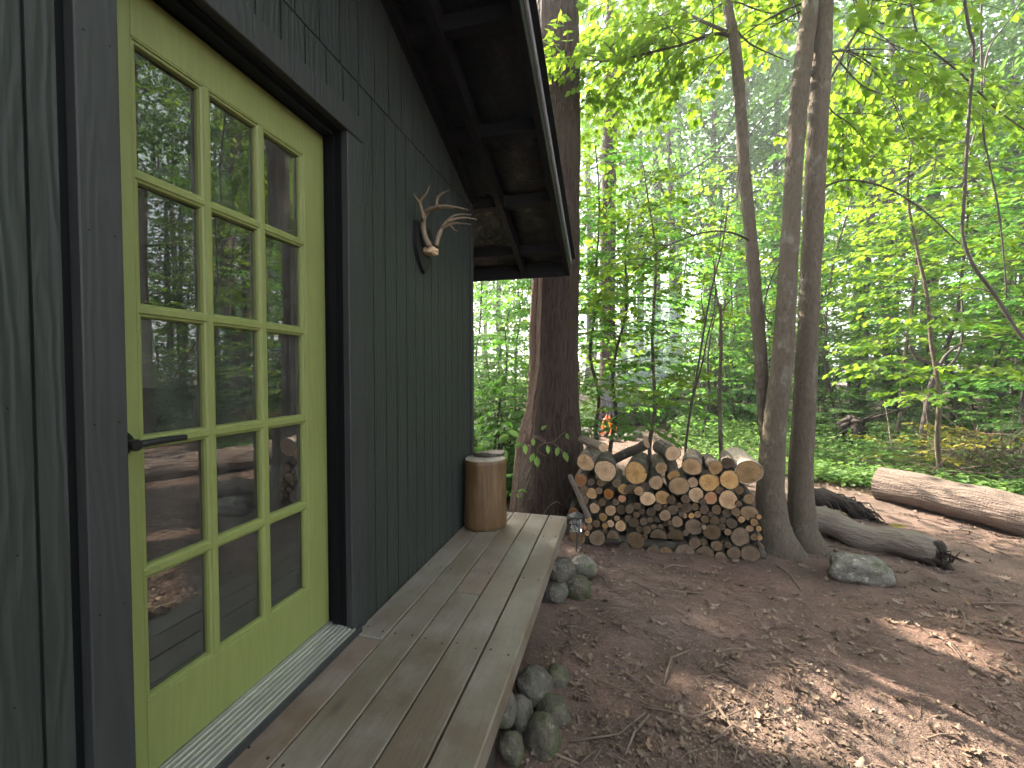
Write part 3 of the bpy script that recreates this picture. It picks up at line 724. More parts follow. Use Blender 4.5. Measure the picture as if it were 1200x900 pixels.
mb.box(RX0, -.4515, YE-.0235, YE+.002, roof_z(YE)-.052, roof_z(YE)+.113); mb.build('eave_board', M['rafter'], roof)
mb = MB(); slope_box(-.4475, -.436, -1.3, YE+.008, .062, .126); slope_box(-.4475, -.436, -6.4, -1.301, .062, .126)
mb.build('drip_edge', M['drip'], roof)
mb = MB(); slope_box(-.4515, -.4480, -1.3, YE+.003, -.050, .122); slope_box(-.4355, -.40, -1.3, YE+.02, .118, .134); mb.build('roof_edge', M['rafter'], roof)

# ------------------------------------------------------------------ deck
deck = empty('wooden_deck', (-.75, 1.3, 0)); dinv = Matrix.Translation((.75, -1.3, 0))
tag(deck, 'weathered grey-brown plank deck along the dark cabin wall', 'deck')
mb = MB(); bx = [(-1.094, -.957), (-.951, -.814), (-.808, -.671), (-.665, -.528), (-.522, -.385)]
cuts = [[-1.2, 1.50, 3.17], [-1.2, 3.165], [-1.2, 1.93, 3.175], [-1.2, 3.17], [-1.2, 3.18]]
for (a, b), c, i in zip(bx, cuts, range(5)):
    for j in range(len(c)-1):
        dzj = rng.uniform(-.0012, .0012)
        th = .040 if i < 4 else .088
        mb.box(a, b, c[j]+.0012, c[j+1]-.0012, DZ-th+dzj, DZ+dzj, ch=.0035 if i < 4 else .006)
o = mb.build('decking', M['deck'], deck); o.matrix_parent_inverse = dinv
# screw heads
mb = MB()
for (a, b) in bx:
    for ys in (.35, .95, 1.55, 2.15, 2.75, 3.1):
        for xs in (a+.028, b-.028):
            x_, y_ = xs+rng.uniform(-.006, .006), ys+rng.uniform(-.015, .015)
            mb.tube([(x_, y_, DZ-.002), (x_, y_, DZ+.0016)], .0042, 8)
o = mb.build('screw_heads', M['rotten'], deck); o.matrix_parent_inverse = dinv; o['kind'] = 'stuff'
for x_ in (-.50, -1.03):
    mb = MB(); mb.box(x_-.02, x_+.02, -1.15, 3.10, DZ-.19, DZ-.0425, ch=.003); o = mb.build('joist', M['deck'], deck); o.matrix_parent_inverse = dinv
for y_ in (-.6, 1.45, 2.75):
    mb = MB(); mb.box(-1.05, -.46, y_-.06, y_+.06, -.05, DZ-.192, ch=.005); o = mb.build('support_block', M['rotten'], deck); o.matrix_parent_inverse = dinv

# ------------------------------------------------------------------ stones
def rock_mesh(name, rx, ry, rz, seed, mat, sub=3, amp=.22, flat=.0):
    import bmesh
    bm = bmesh.new(); bmesh.ops.create_icosphere(bm, subdivisions=sub+1, radius=1)
    for v in bm.verts:
        q = v.co.copy(); n = mnoise.noise(q*1.1+Vector((seed*3.1, 0, 0)))*amp+mnoise.noise(q*2.7+Vector((0, seed*1.7, 0)))*amp*.35+mnoise.noise(q*7+Vector((0, 0, seed)))*amp*.08
        q = q*(1+n)
        q = Vector((math.copysign(abs(q.x)**.9, q.x), math.copysign(abs(q.y)**.9, q.y), math.copysign(abs(q.z)**.9, q.z)))
        v.co = Vector((q.x*rx, q.y*ry, q.z*rz))
    me = bpy.data.meshes.new(name); bm.to_mesh(me); bm.free(); me.materials.append(mat)
    me.polygons.foreach_set('use_smooth', [True]*len(me.polygons)); return me
ST = [  # px, py, depth, rx px, rz px, mat, label
    (626, 803, 1.88, 20, 19, 'stone', 'round grey stone on top of the near stone heap'),
    (609, 836, 1.74, 15, 20, 'stone', 'egg-shaped smooth stone tucked under the deck edge'),
    (635, 868, 1.66, 21, 31, 'stone_moss', 'tall mossy stone standing at the front of the near heap'),
    (648, 840, 1.80, 21, 25, 'stone_moss', 'long mossy stone leaning on the outer side of the near heap'),
    (651, 806, 2.02, 19, 24, 'stone_moss', 'moss covered stone behind the round top stone of the near heap'),
    (600, 876, 1.58, 14, 20, 'stone_moss', 'mossy stone low down at the bottom edge of the picture'),
    (592, 830, 1.62, 12, 22, 'stone', 'pale stone half hidden beneath the deck board'),
    (657, 667, 2.86, 16, 13, 'stone', 'flat-topped grey stone on the far stone heap by the deck corner'),
    (649, 694, 2.80, 16, 13, 'stone', 'dark rounded stone at the foot of the far stone heap'),
    (675, 688, 2.84, 17, 13, 'stone_moss', 'mossy stone at the outer foot of the far stone heap'),
    (684, 664, 3.08, 15, 12, 'rock', 'pale sunlit stone at the back of the far stone heap'),
    (622, 777, 2.2, 10, 9, 'stone', 'small dark stone alone under the deck between both heaps'),
]
for i, (px, py, d, rx, rz, m, lab) in enumerate(ST):
    c = P(px, py, d); k_ = d/F
    o = link('stone', rock_mesh('stone', rx*k_, rx*k_*1.05, rz*k_, i+1.3, M[m], 3), None, c, (rng.uniform(-.15, .15), rng.uniform(-.2, .2), rng.uniform(0, 3)))
    tag(o, lab, 'stone', 'fieldstones heaped under the deck edge')
# hidden lower stones carrying the heaps
c = G(1010, 681); o = link('boulder', rock_mesh('boulder', .21, .14, .105, 5.5, M['rock'], 3, .42), None, (c.x+.02, c.y+.10, .06), (0, .05, .25))
tag(o, 'pale lichen covered boulder lying beside the grey fallen log', 'boulder')

# ------------------------------------------------------------------ log stool with slab
sp = Vector((-.948, 2.85, DZ+.002))
stool = empty('log_stool', sp); tag(stool, 'peeled orange-brown log standing upright at the end of the deck', 'log stool')
mb = MB(); n = 40; hs = .492
zs = [0, .006, .03, .12, .2, .3, .4, .465, .484, hs]; rs = [.148, .154, .157, .155, .152, .151, .152, .154, .153, .147]
V = [((r_*(1+.02*math.sin(3*a+1)+.012*math.sin(7*a))*math.cos(a)), r_*(1+.02*math.sin(3*a+1)+.012*math.sin(7*a))*math.sin(a), z_) for z_, r_ in zip(zs, rs) for a in [2*PI*j/n for j in range(n)]]
mb.add(V, [(i*n+j, i*n+(j+1) % n, (i+1)*n+(j+1) % n, (i+1)*n+j) for i in range(len(zs)-1) for j in range(n)]+[tuple(range(n))])
mb.build('log_body', M['stool'], stool, smooth=True, ang=60)
def disc_mesh(name, r_, mat, th=.004, n=40, seed=0, up='z', wob=.02, jag=0):
    mb = MB(); ring = []
    for f, dz in ((0.0, th), (.5, th), (.92, th*.9), (1.0, 0)):
        for j in range(n):
            a = 2*PI*j/n; rr = r_*f*(1+wob*math.sin(3*a+1+seed)+wob*.6*math.sin(7*a+seed*2))
            p = (rr*math.cos(a), rr*math.sin(a), dz) if up == 'z' else (rr*math.cos(a), -dz, rr*math.sin(a))
            ring.append(p)
    Fs = [(i*n+j, i*n+(j+1) % n, (i+1)*n+(j+1) % n, (i+1)*n+j) for i in range(1, 3) for j in range(n)]+[tuple(n+j for j in range(n))]
    mb.add(ring, Fs); return mb
def disc(name, r_, mat, **kw):
    m_ = disc_mesh(name, r_, mat, **kw); return m_.mesh(name, mat, True, 40)
# rotate the ring material into the z-up plane
k = M['stool_top']
o = link('cut_top', disc('cut_top', .1468, M['stool_top'], th=.004, up='y', wob=.02), stool, (0, 0, hs), (R(90), 0, 0)); o.rotation_euler = (R(-90), 0, 0)
slab = empty('wood_slab', sp+Vector((.005, .085, hs+.004))); slab.rotation_euler = (R(-1.5), R(1), .5)
tag(slab, 'thin grey wood slice lying on top of the upright log', 'wood slice')
mb = MB(); n = 36
zs = [.004, 0, .020, .024]; rs = [.10, .118, .122, .119]
V = [(r_*(1+.05*math.sin(2*a+.5)+.03*math.sin(5*a))*math.cos(a), r_*.62*(1+.05*math.sin(2*a+.5)+.03*math.sin(5*a))*math.sin(a), z_+.006*math.sin(a*2)) for z_, r_ in zip(zs, rs) for a in [2*PI*j/n for j in range(n)]]
mb.add(V, [(i*n+j, i*n+(j+1) % n, (i+1)*n+(j+1) % n, (i+1)*n+j) for i in range(3) for j in range(n)]+[tuple(range(n)), tuple(3*n+j for j in range(n))])
mb.f[-1:] = [tuple(3*n+j for j in range(n))]; mb.mi[-1] = 1
mb.build('slice', [M['bark_log_dark'], M['log_grey']], slab, smooth=True, ang=45)

# ------------------------------------------------------------------ antlers
am = empty('antler_mount', (WX, 2.16, 2.15)); ainv = Matrix.Translation((-WX, -2.16, -2.15))
tag(am, 'pair of deer antlers on a black shield fixed to the cabin wall', 'antlers')
mb = MB(); prof = []
for t in np.linspace(0, 1, 13): prof.append((2.155+.095*math.cos(PI*t*.0)*(1-.0*t)*(1 if t < .4 else math.cos((t-.4)/.6*PI/2)**.8)+.0, 2.385-.265*t))
left = [(2*2.155-y_, z_) for y_, z_ in prof[::-1]]
mb.prism(prof[:-1]+[(2.155, 2.118)]+left[1:], 'x', WX+.004, WX+.026); o = mb.build('plaque', M['plaque'], am); o.matrix_parent_inverse = ainv
C6 = lambda x, y: (460+x/5.63, 180+y/5.63)
def antler_path(pts, y0, y1):
    out = []
    for i, (x, y) in enumerate(pts):
        Y = y0+(y1-y0)*i/max(1, len(pts)-1); out.append(PY(*C6(x, y), Y))
    return out
def tine(mb, pts, y0, y1, r0, r1):
    p = antler_path(pts, y0, y1); q = [Vector(a) for a in smoothpath([tuple(v) for v in p], 5)]; n = len(q)
    mb.tube(q, [r0+(r1-r0)*(i/(n-1))**1.3 for i in range(n)], 10, rough=.18, freq=22)
mb = MB()
tine(mb, [(245, 612), (218, 560), (202, 500), (203, 440), (222, 388), (265, 362), (300, 352)], 2.13, 2.05, .0165, .0125)
tine(mb, [(300, 352), (360, 350), (430, 358), (500, 371)], 2.05, 2.03, .0120, .002)
tine(mb, [(292, 350), (290, 315), (305, 280), (340, 258), (378, 240)], 2.055, 2.02, .0105, .002)
tine(mb, [(206, 430), (190, 370), (178, 325), (160, 300), (137, 263)], 2.06, 1.975, .014, .002)
tine(mb, [(180, 318), (200, 290), (225, 258), (244, 210)], 2.02, 2.0, .0095, .002)
o = mb.build('antler', M['antler'], am, smooth=True); o.matrix_parent_inverse = ainv
mb = MB()
tine(mb, [(288, 610), (300, 550), (322, 500), (355, 455), (400, 415), (455, 402), (527, 403)], 2.19, 2.25, .0155, .002)
tine(mb, [(360, 452), (420, 430), (490, 424), (557, 436)], 2.22, 2.27, .0105, .002)
tine(mb, [(330, 492), (380, 468), (430, 458), (517, 468)], 2.21, 2.22, .0105, .002)
tine(mb, [(372, 474), (392, 488), (408, 505), (432, 510)], 2.215, 2.20, .008, .002)
o = mb.build('antler', M['antler'], am, smooth=True); o.matrix_parent_inverse = ainv
cs_ = PY(*C6(262, 640), 2.165)
o = link('skull_plate', rock_mesh('skull_plate', .040, .034, .026, 3.2, M['skull'], 3, .5), am, cs_+Vector((-.012, 0, 0))); o.matrix_parent_inverse = ainv

# ------------------------------------------------------------------ firewood pile
LOGS = [(686.1,542.2,10.2,'f'),(707.2,524.4,5.6,'f'),(709.4,551.7,12.6,'f'),(745,554.4,13.2,'f'),(680.6,562.8,7.4,'o'),(692.8,565,4.3,'g'),
(693.3,578.3,6.6,'f'),(713.3,578.9,6,'o'),(730.6,573.3,6.2,'f'),(741,576.7,8.6,'g'),(748.5,575.5,5.4,'f'),(728.9,584.6,4.5,'o'),(758.9,584.4,8.7,'f'),
(768.9,565.6,8.1,'f'),(776.8,583.3,8.6,'f'),(775.1,548.4,6.7,'f'),(788.6,531.3,8.8,'f'),(789.7,558,7,'f'),(795.9,569.6,11,'f'),(811,546.7,10.4,'f'),
(811.6,565.6,6.2,'f'),(816.1,580.2,8.8,'f'),(831.3,565.2,11,'f'),(838.6,548,7.8,'f'),(852.1,542.4,6.6,'g'),(855,562.4,11,'f'),(877.4,553.4,14.8,'f'),
(833,583.8,7.5,'o'),(853.8,586,10.9,'f'),(878,584.9,6.4,'f'),(878.6,601.4,9.2,'f'),(696.7,595.6,5.9,'f'),(705.6,588.9,4.3,'g'),(715.6,598.3,6.2,'f'),
(721.7,588.3,4,'g'),(727.8,597.2,5.4,'g'),(737.8,596.7,5.1,'g'),(746.7,593.1,4.3,'g'),(752.4,599.4,3.6,'g'),(746,603,3.7,'g'),(706.7,606,4.8,'f'),
(715.6,613.7,4.3,'f'),(723,607.8,3.6,'f'),(735.9,607.6,4,'g'),(727.2,616.4,6.4,'f'),(742.8,612.7,5.6,'g'),(698.9,613.9,4.5,'g'),(708.9,616.7,3.4,'f'),
(689.4,609.4,4.5,'f'),(690.6,617.8,3.7,'f'),(687.8,625,3.1,'f'),(684.4,618.6,2.7,'o'),(700,630.6,9.5,'g'),(718.3,629.6,7.6,'g'),(708.6,623,3.4,'g'),
(731.5,642,5.8,'g'),(745,633,10.2,'g'),(749.6,648.6,7,'g'),(763.6,600,5.8,'g'),(770.9,594.3,4.5,'g'),(779.6,604.2,6.6,'f'),(762,609.5,3.6,'g'),
(769.6,611,3.6,'g'),(754.5,611.6,4.4,'g'),(758,621,5,'g'),(749.2,620.4,4,'g'),(755.6,629,3.8,'g'),(766.2,617.6,3.4,'g'),(774.2,617.4,3.4,'g'),
(771.6,629,9.2,'g'),(765.6,647.4,7.7,'g'),(781,648.3,7.9,'g'),(780.6,613.6,3.4,'g'),(793.6,611.5,6.4,'f'),(788.6,597.6,5.8,'g'),(804.3,594.8,6,'g'),
(796.2,592.2,3.2,'g'),(780.4,595,3.7,'g'),(814.6,594,4.4,'g'),(817.8,602.7,4.1,'f'),(810.2,604.5,3.4,'f'),(825.5,597.2,5.4,'g'),(839.7,597.4,5.6,'g'),
(852,601.4,5,'g'),(862.6,600,5.2,'g'),(826.6,608.4,4.8,'g'),(837.6,610,5.3,'g'),(833,603,3.2,'g'),(847.6,609.6,4,'g'),(857.6,613.6,6,'g'),
(869,608.8,3.9,'f'),(813.2,617.6,9.3,'g'),(802.4,604.4,3,'f'),(825.2,618.2,2.9,'f'),(834.7,623.6,9.2,'g'),(846.4,617.4,4,'g'),(853,623.4,4.2,'f'),
(867.9,629.5,10.9,'g'),(878.6,619.4,4.2,'f'),(884,612.2,4.6,'f'),(889.6,606,2.9,'f'),(889.4,619.6,3.2,'f'),(884,629.6,4.2,'g'),(890.6,630.4,3,'f'),
(893.2,641.6,3.1,'g'),(792,630,9.4,'g'),(786.8,619,3.6,'g'),(803.6,624.6,3.6,'g'),(814.2,636.6,6.2,'g'),(824.4,635.2,4.4,'g'),(803,649,11.2,'g'),
(826.2,649.4,9.8,'g'),(840,639.8,6.2,'g'),(849,636.4,3.4,'f'),(844.6,652.4,6,'g'),(860.4,648.2,7.6,'g'),(879.7,649.2,10.4,'g'),(853.4,638.6,4,'g'),
(887.6,638.6,3.8,'g'),(672,600.6,6.2,'o'),(676.5,628.6,10,'g'),(668.6,612.6,5.4,'g'),(664,632,8,'g'),
(702,575,4.2,'g'),(703.4,566,4.4,'g'),(722.5,566.4,5,'g'),(757,570.2,5.2,'g'),(684.6,574.2,4.6,'g'),(684.6,586.4,5,'g'),(785,612.8,3,'g'),(798.4,602.6,3,'g'),(824,589,4,'g'),(866,590.6,3.6,'g'),(866.6,574.4,5,'g'),(843.4,574.6,4.6,'g'),(803.5,585,5,'g'),(787,586,5,'g')]
LY = 3.72
HALF = {(718.3,629.6), (741,576.7), (792,630), (771.6,629), (769.6,611)}
def layer(py): return 0 if py < 557 else 1 if py < 590 else 2 if py < 613 else 3 if py < 637 else 4
LAYN = ['top layer', 'second layer from the top', 'middle layer', 'second layer from the bottom', 'bottom layer']
def sizeof(r_): return 'thick' if r_ > 8 else 'medium' if r_ > 5 else 'thin'
cnt = {}
LOGS.sort(key=lambda q: q[0])
SPECIAL = {(686.1,542.2): (.15, .10), (745,554.4): (.16, .04), (811,546.7): (.18, .02), (877.4,553.4): (-.05, .12), (789.7,558): (.0, .22), (707.2,524.4): (-.55, .02), (748.5,575.5): (.3, 0), (852.1,542.4): (.2, 0), (788.6,531.3): (-.2, -.02), (878,584.9): (-.08, .2), (766,647): (.0, .2)}
def log_end_label(px, py, r_, c):
    key = (sizeof(r_), layer(py)); cnt[key] = cnt.get(key, 0)+1
    tone = {'f': 'pale-ended', 'g': 'grey-ended', 'o': 'orange-ended'}[c]
    return '%s %s log, %s from left among %s ones in woodpile %s' % (key[0], tone, ORD[cnt[key]-1], key[0], LAYN[key[1]])
for (px, py, r_, c) in LOGS:
    Yf = LY+rng.uniform(-.025, .03)
    if r_ < 3.2: Yf -= rng.uniform(.0, .05)
    if px < 676: Yf += .12
    p = PY(px, py, Yf); d = (p.y*cs - p.x*sn); rad = r_*d/F*1.03
    if px < 684 and r_ > 7 and py > 620: pass
    ax, az_ = SPECIAL.get((px, py), (rng.uniform(-.05, .05), rng.uniform(-.03, .03)))
    ln = rng.uniform(.36, .46)
    n = 26; ph = [rng.uniform(0, 6.28) for _ in range(3)]; am_ = (.05 if r_ > 5 else .03)
    rad_f = lambda a: 1+am_*math.sin(2*a+ph[0])+am_*.7*math.sin(3*a+ph[1])+.015*math.sin(7*a+ph[2])
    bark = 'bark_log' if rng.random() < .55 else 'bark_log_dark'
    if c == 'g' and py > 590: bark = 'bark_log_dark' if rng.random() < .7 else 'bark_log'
    if (px, py) == (877.4, 553.4): bark = 'bark_pale'
    mb = MB(); V = []
    prof = [(.002, .93), (-.001, .985), (.006, 1.0), (ln*.25, 1.0), (ln*.5, 1.01), (ln*.75, .99), (ln-.005, .99), (ln, .93)]
    for yy, f in prof:
        for j in range(n):
            a = 2*PI*j/n; rr = rad*f*rad_f(a)*(1+.03*mnoise.noise(Vector((math.cos(a)*2, yy*14, math.sin(a)*2+px))))
            V.append((rr*math.cos(a), yy, rr*math.sin(a)))
    half = (px, py) in HALF
    if half: V = [(x_, y_, max(z_, -.22*rad)) for x_, y_, z_ in V]
    mb.add(V, [(i*n+j, i*n+(j+1) % n, (i+1)*n+(j+1) % n, (i+1)*n+j) for i in range(len(prof)-1) for j in range(n)])
    o = mb.build('firewood_log', M[bark], smooth=True, ang=60, loc=p, rot=(az_, 0, -ax))
    tag(o, log_end_label(px, py, r_, c), 'log', 'firewood logs stacked beside the big tree')
    for (y_, flip) in ((0.0035, 1), (ln-.002, -1)):
        mb = MB(); V = []
        for f in (.45, .8, .945):
            for j in range(n):
                a = 2*PI*j/n; rr = rad*f*rad_f(a); z_ = rr*math.sin(a); V.append((rr*math.cos(a), -.0035*(1-f)*2*flip, max(z_, -.215*rad) if half else z_))
        mb.add(V, [(i*n+j, i*n+(j+1) % n, (i+1)*n+(j+1) % n, (i+1)*n+j) for i in range(2) for j in range(n)]+[tuple(range(n))])
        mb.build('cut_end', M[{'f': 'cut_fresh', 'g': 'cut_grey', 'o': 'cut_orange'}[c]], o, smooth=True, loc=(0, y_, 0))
# long branch lying over the top, leaning stick, rail
def round_log(name, a, b, ra, rb, bark, cut, label, cat, group=None, seg=10, rough=.10, wob=.01, freq=9, seed=0, sides=20):
    a, b = Vector(a), Vector(b); L_ = (b-a).length; q = (b-a).to_track_quat('Y', 'Z')
    pts = []; rr = []
    for i in range(seg+1):
        t = i/seg; pts.append((wob*mnoise.noise(Vector((t*3, seed, 1))), t*L_, wob*mnoise.noise(Vector((t*3, seed, 5))))); rr.append(ra+(rb-ra)*t)
    pts = [(x_, y_, z_) for x_, y_, z_ in pts]
    pts = [pts[0]]+pts+[pts[-1]]; rr = [ra*.92]+rr+[rb*.92]
    mb = MB(); V0 = []
    P2 = [Vector(p) for p in pts]; P2[1] = P2[0]+Vector((0, .006, 0)); P2[-2] = P2[-1]-Vector((0, .006, 0))
    mb.tube(P2, rr, sides, caps=False, rough=rough, freq=freq, seed=seed)
    o = mb.build(name, M[bark], smooth=True, ang=60, loc=a); o.rotation_mode = 'QUATERNION'; o.rotation_quaternion = q
    tag(o, label, cat, group)
    for y_, r_, fl, pp in ((0, ra*.93, 1, P2[0]), (L_, rb*.93, -1, P2[-1])):
        mb = MB(); n = 20; V = [((r_*f)*math.cos(2*PI*j/n), .004*(1-f)*-fl, (r_*f)*math.sin(2*PI*j/n)) for f in (.4, .8, 1.0) for j in range(n)]
        mb.add(V, [(i*n+j, i*n+(j+1) % n, (i+1)*n+(j+1) % n, (i+1)*n+j) for i in range(2) for j in range(n)]+[tuple(range(n))])
        mb.build('cut_end', M[cut], o, smooth=True, loc=pp+Vector((0, .003*fl, 0)))
    return o
round_log('branch_log', PY(703, 546, 4.10), PY(758, 520, 3.80), .042, .044, 'bark_log_dark', 'cut_fresh', 'long dark branch lying slantwise over the top of the woodpile', 'log', seg=14)
round_log('leaning_stick', PY(690, 607, 3.62), PY(667.5, 556, 3.74), .026, .021, 'bark_log', 'cut_fresh', 'grey stick leaning against the left end of the woodpile', 'stick', seed=4)
a, b = PY(680, 637, 3.78), PY(896, 664, 3.80); a.z = .045; b.z = .035
round_log('ground_rail', a, b, .045, .04, 'bark_log_dark', 'cut_grey', 'dark pole on the ground beneath the bottom logs', 'pole', seed=8)

# ------------------------------------------------------------------ lantern on a stake
lp = PY(675.5, 640, 3.55); lp.z = 0
lan = empty('garden_lantern', lp); tag(lan, 'small dark wire lantern on a stake in front of the woodpile', 'lantern')
zt = PY(675.5, 602, 3.55).z; zb = PY(675.5, 622, 3.55).z
mb = MB(); mb.tube([(0, 0, -.05), (0, 0, zb)], .007, 8); mb.tube([(.05, .01, -.03), (.045, .005, zb)], .003, 6); mb.build('stake', M['lantern'], lan)
mb = MB()
for i in range(6):
    a = 2*PI*i/6; mb.tube([(.056*math.cos(a), .056*math.sin(a), zb), (.060*math.cos(a), .060*math.sin(a), (zb+zt)/2), (.05*math.cos(a), .05*math.sin(a), zt-.02)], .0032, 5)
for z_ in (zb, (zb+zt)/2, zt-.02):
    mb.tube([(.058*math.cos(2*PI*j/18), .058*math.sin(2*PI*j/18), z_) for j in range(19)], .0032, 5, caps=False)
mb.build('cage', M['lantern'], lan)
mb = MB(); n = 20
pr = [(.066, zt-.022), (.068, zt-.014), (.045, zt), (.02, zt+.012), (.012, zt+.02), (.004, zt+.022)]
mb.add([(r_*math.cos(2*PI*j/n), r_*math.sin(2*PI*j/n), z_) for r_, z_ in pr for j in range(n)], [(i*n+j, i*n+(j+1) % n, (i+1)*n+(j+1) % n, (i+1)*n+j) for i in range(5) for j in range(n)]+[tuple(range(n)), tuple(5*n+j for j in range(n))])
mb.build('cap', M['lantern'], lan, smooth=True, ang=35)
mb = MB(); mb.tube([(0, 0, zb+.006), (0, 0, zt-.03)], .046, 16); mb.build('glass', M['lantern_glass'], lan, smooth=True, ang=40)

# ------------------------------------------------------------------ fallen logs, stump
p1 = P(1032, 569, 5.0); p2 = P(1190, 608, 3.95); dd = (p2-p1).normalized(); p2 = p1+dd*3.6; p1.z = .19; p2.z = .16
round_log('fallen_log', p1, p2, .195, .17, 'log_pink', 'cut_grey', 'thick pale barkless fallen log with sunlit top at the clearing edge', 'fallen log', seg=40, rough=.16, wob=.05, freq=3.5, seed=2, sides=36)
p1 = P(945, 622, 4.0); p1.z = .115; p2 = P(1098, 655, 3.28); p2.z = .085
round_log('fallen_log', p1, p2, .125, .11, 'log_grey', 'cut_grey', 'grey fallen log behind the boulder with a dark broken end', 'fallen log', seg=30, rough=.22, wob=.05, freq=4.5, seed=6, sides=30)
q = P(1100, 655, 3.24); 
mb = MB()
mb.tube(smoothpath([(q.x-.02, q.y+.03, -.03), (q.x, q.y+.01, .07), (q.x+.01, q.y, .14), (q.x-.01, q.y, .20)], 5), [.075-.0032*i for i in range(16)], 16, rough=.6, freq=16, seed=2)
mb.tube(smoothpath([(q.x-.08, q.y+.05, .03), (q.x+.0, q.y-.02, .05), (q.x+.06, q.y-.05, .0)], 5), [.055-.003*i for i in range(11)], 12, rough=.6, freq=16, seed=5)
for i in range(14):
    mb.tube([(q.x+rng.uniform(-.04, .06), q.y-.04, rng.uniform(0, .15)), (q.x+rng.uniform(-.06, .14), q.y-rng.uniform(.05, .12), rng.uniform(.02, .2))], [.008, .003], 5)
tag(mb.build('broken_stub', M['rotten'], smooth=True), 'black rotten stub sticking up at the end of the grey log', 'stub')
mb = MB(); q = P(968, 604, 4.5); q.z = 0
qa = smoothpath([(q.x-.34, q.y+.05, .0), (q.x-.24, q.y+.02, .12), (q.x-.05, q.y, .17), (q.x+.14, q.y-.02, .13), (q.x+.30, q.y-.05, .03), (q.x+.36, q.y-.06, -.04)], 7)
mb.tube(qa, [.05+.045*math.sin(PI*i/(len(qa)-1)) for i in range(len(qa))], 18, rough=.55, freq=11, seed=3)
for i in range(60):
    t = rng.randrange(4, len(qa)-4); b0 = Vector(qa[t])+Vector((rng.uniform(-.03, .03), rng.uniform(-.07, .02), rng.uniform(-.02, .06))); b1 = b0+Vector((rng.uniform(.02, .16), rng.uniform(-.12, .02), rng.uniform(-.05, .03))); b2 = b1+Vector((rng.uniform(.0, .08), rng.uniform(-.06, .03), -.08))
    mb.tube([b0, b1, b2], [.011, .008, .003], 5, rough=.4, freq=18, seed=i)
tag(mb.build('bark_heap', M['rotten'], smooth=True), 'dark arched chunk of rotten roots behind the twin trunks', 'rotten root')

# ------------------------------------------------------------------ big tree by the woodpile
def lumpy_trunk(mb, path, sides=40, furrow=.045, lump=.10, seed=0.0, flare=None):
    """path rows: (x, y, z, r)"""
    q = smoothpath(path, 10); V = []; n = len(q)
    for i, (x, y, z, r) in enumerate(q):
        for j in range(sides):
            a = 2*PI*j/sides; ca, sa = math.cos(a), math.sin(a)
            rr = r*(1+lump*mnoise.noise(Vector((ca*1.3+seed, sa*1.3, z*.9)))+furrow*mnoise.noise(Vector((ca*9+seed, sa*9, z*1.6)))+furrow*.6*mnoise.noise(Vector((ca*22, sa*22+seed, z*5))))
            if flare:
                fz = max(0, 1-z/flare[0]); rr *= 1+flare[1]*fz**2*(.55+.75*math.cos(flare[2]*a+seed))
            V.append((x+rr*ca, y+rr*sa, z))
    mb.add(V, [(i*sides+j, i*sides+(j+1) % sides, (i+1)*sides+(j+1) % sides, (i+1)*sides+j) for i in range(n-1) for j in range(sides)]+[tuple((n-1)*sides+j for j in range(sides))])
bt = Vector((-.70, 4.42, 0))
bigtree = empty('large_tree', bt); tag(bigtree, 'large dark furrowed trunk rising behind the eave beside the woodpile', 'tree')
mb = MB()
lumpy_trunk(mb, [(.0, 0, -.1, .42), (.0, 0, .15, .40), (0, 0, .45, .37), (.01, 0, .8, .325), (.01, 0, 1.3, .27), (.02, 0, 2.0, .255), (.03, 0, 3.0, .25), (.05, 0, 4.2, .24), (.04, 0, 6, .21), (.05, .1, 9, .17), (.0, .2, 13, .10), (-.1, .3, 16, .03)], 56, .06, .06, 1.7, (.9, .20, 4))
mb.build('trunk', M['bark_big'], bigtree, smooth=True)
# scar
o = link('scar', rock_mesh('scar', .075, .05, .17, 9.1, M['bark_big'], 3, .45), bigtree, (.17, -.25, .98), (.1, 0, .3))

# climbing vines on the big tree
vn = empty('climbing_vine', (bt.x-.25, bt.y-.2, 0)); tag(vn, 'thick woody vine with bright leaves climbing the left side of the big trunk', 'vine'); vinv = Matrix.Translation((-bt.x+.25, -bt.y+.2, 0))
mb = MB()
pts = [tuple(P(x, y, d)) for x, y, d in ((600, 600, 3.95), (603, 570, 4.0), (606, 540, 4.02), (611, 508, 4.05), (619, 480, 4.08), (626, 450, 4.12), (630, 420, 4.14), (631, 380, 4.16), (633, 340, 4.18), (634, 300, 4.2), (634, 230, 4.22), (636, 100, 4.25))]
q = smoothpath(pts, 5); mb.tube(q, [.028-.010*i/len(q) for i in range(len(q))], 10, rough=.3, freq=12)
pts = [tuple(P(x, y, d)) for x, y, d in ((618, 520, 4.1), (621, 470, 4.12), (624, 430, 4.18), (624, 380, 4.2), (627, 340, 4.22), (628, 300, 4.25), (629, 200, 4.28))]
q = smoothpath(pts, 5); mb.tube(q, .034, 10, rough=.5, freq=16)
for i in range(240):
    t = rng.randrange(len(q)-1); c = Vector(q[t]); a = rng.uniform(0, 2*PI); e = c+Vector((math.cos(a)*.05, math.sin(a)*.05-.02, rng.uniform(-.03, .03))); mb.tube([c, e], [.004, .002], 3, caps=False)
o = mb.build('stem', M['vine_bark'], vn, smooth=True); o.matrix_parent_inverse = vinv
L = []; r_ = random.Random(8)
for (x, y, d) in ((612, 345, 4.15), (606, 380, 4.1), (614, 400, 4.1), (604, 420, 4.05), (598, 445, 4.0), (610, 455, 4.0), (596, 480, 4.0), (606, 500, 3.95), (590, 515, 3.95), (602, 535, 3.9), (612, 560, 3.85), (604, 580, 3.8), (590, 400, 4.2), (584, 450, 4.2), (580, 500, 4.1)):
    spray(L, None, r_, P(x, y, d), r_.uniform(2.2, 5.0), r_.uniform(.18, .4), .2, -.6, 4, .075, .06, .003, .5, .4)
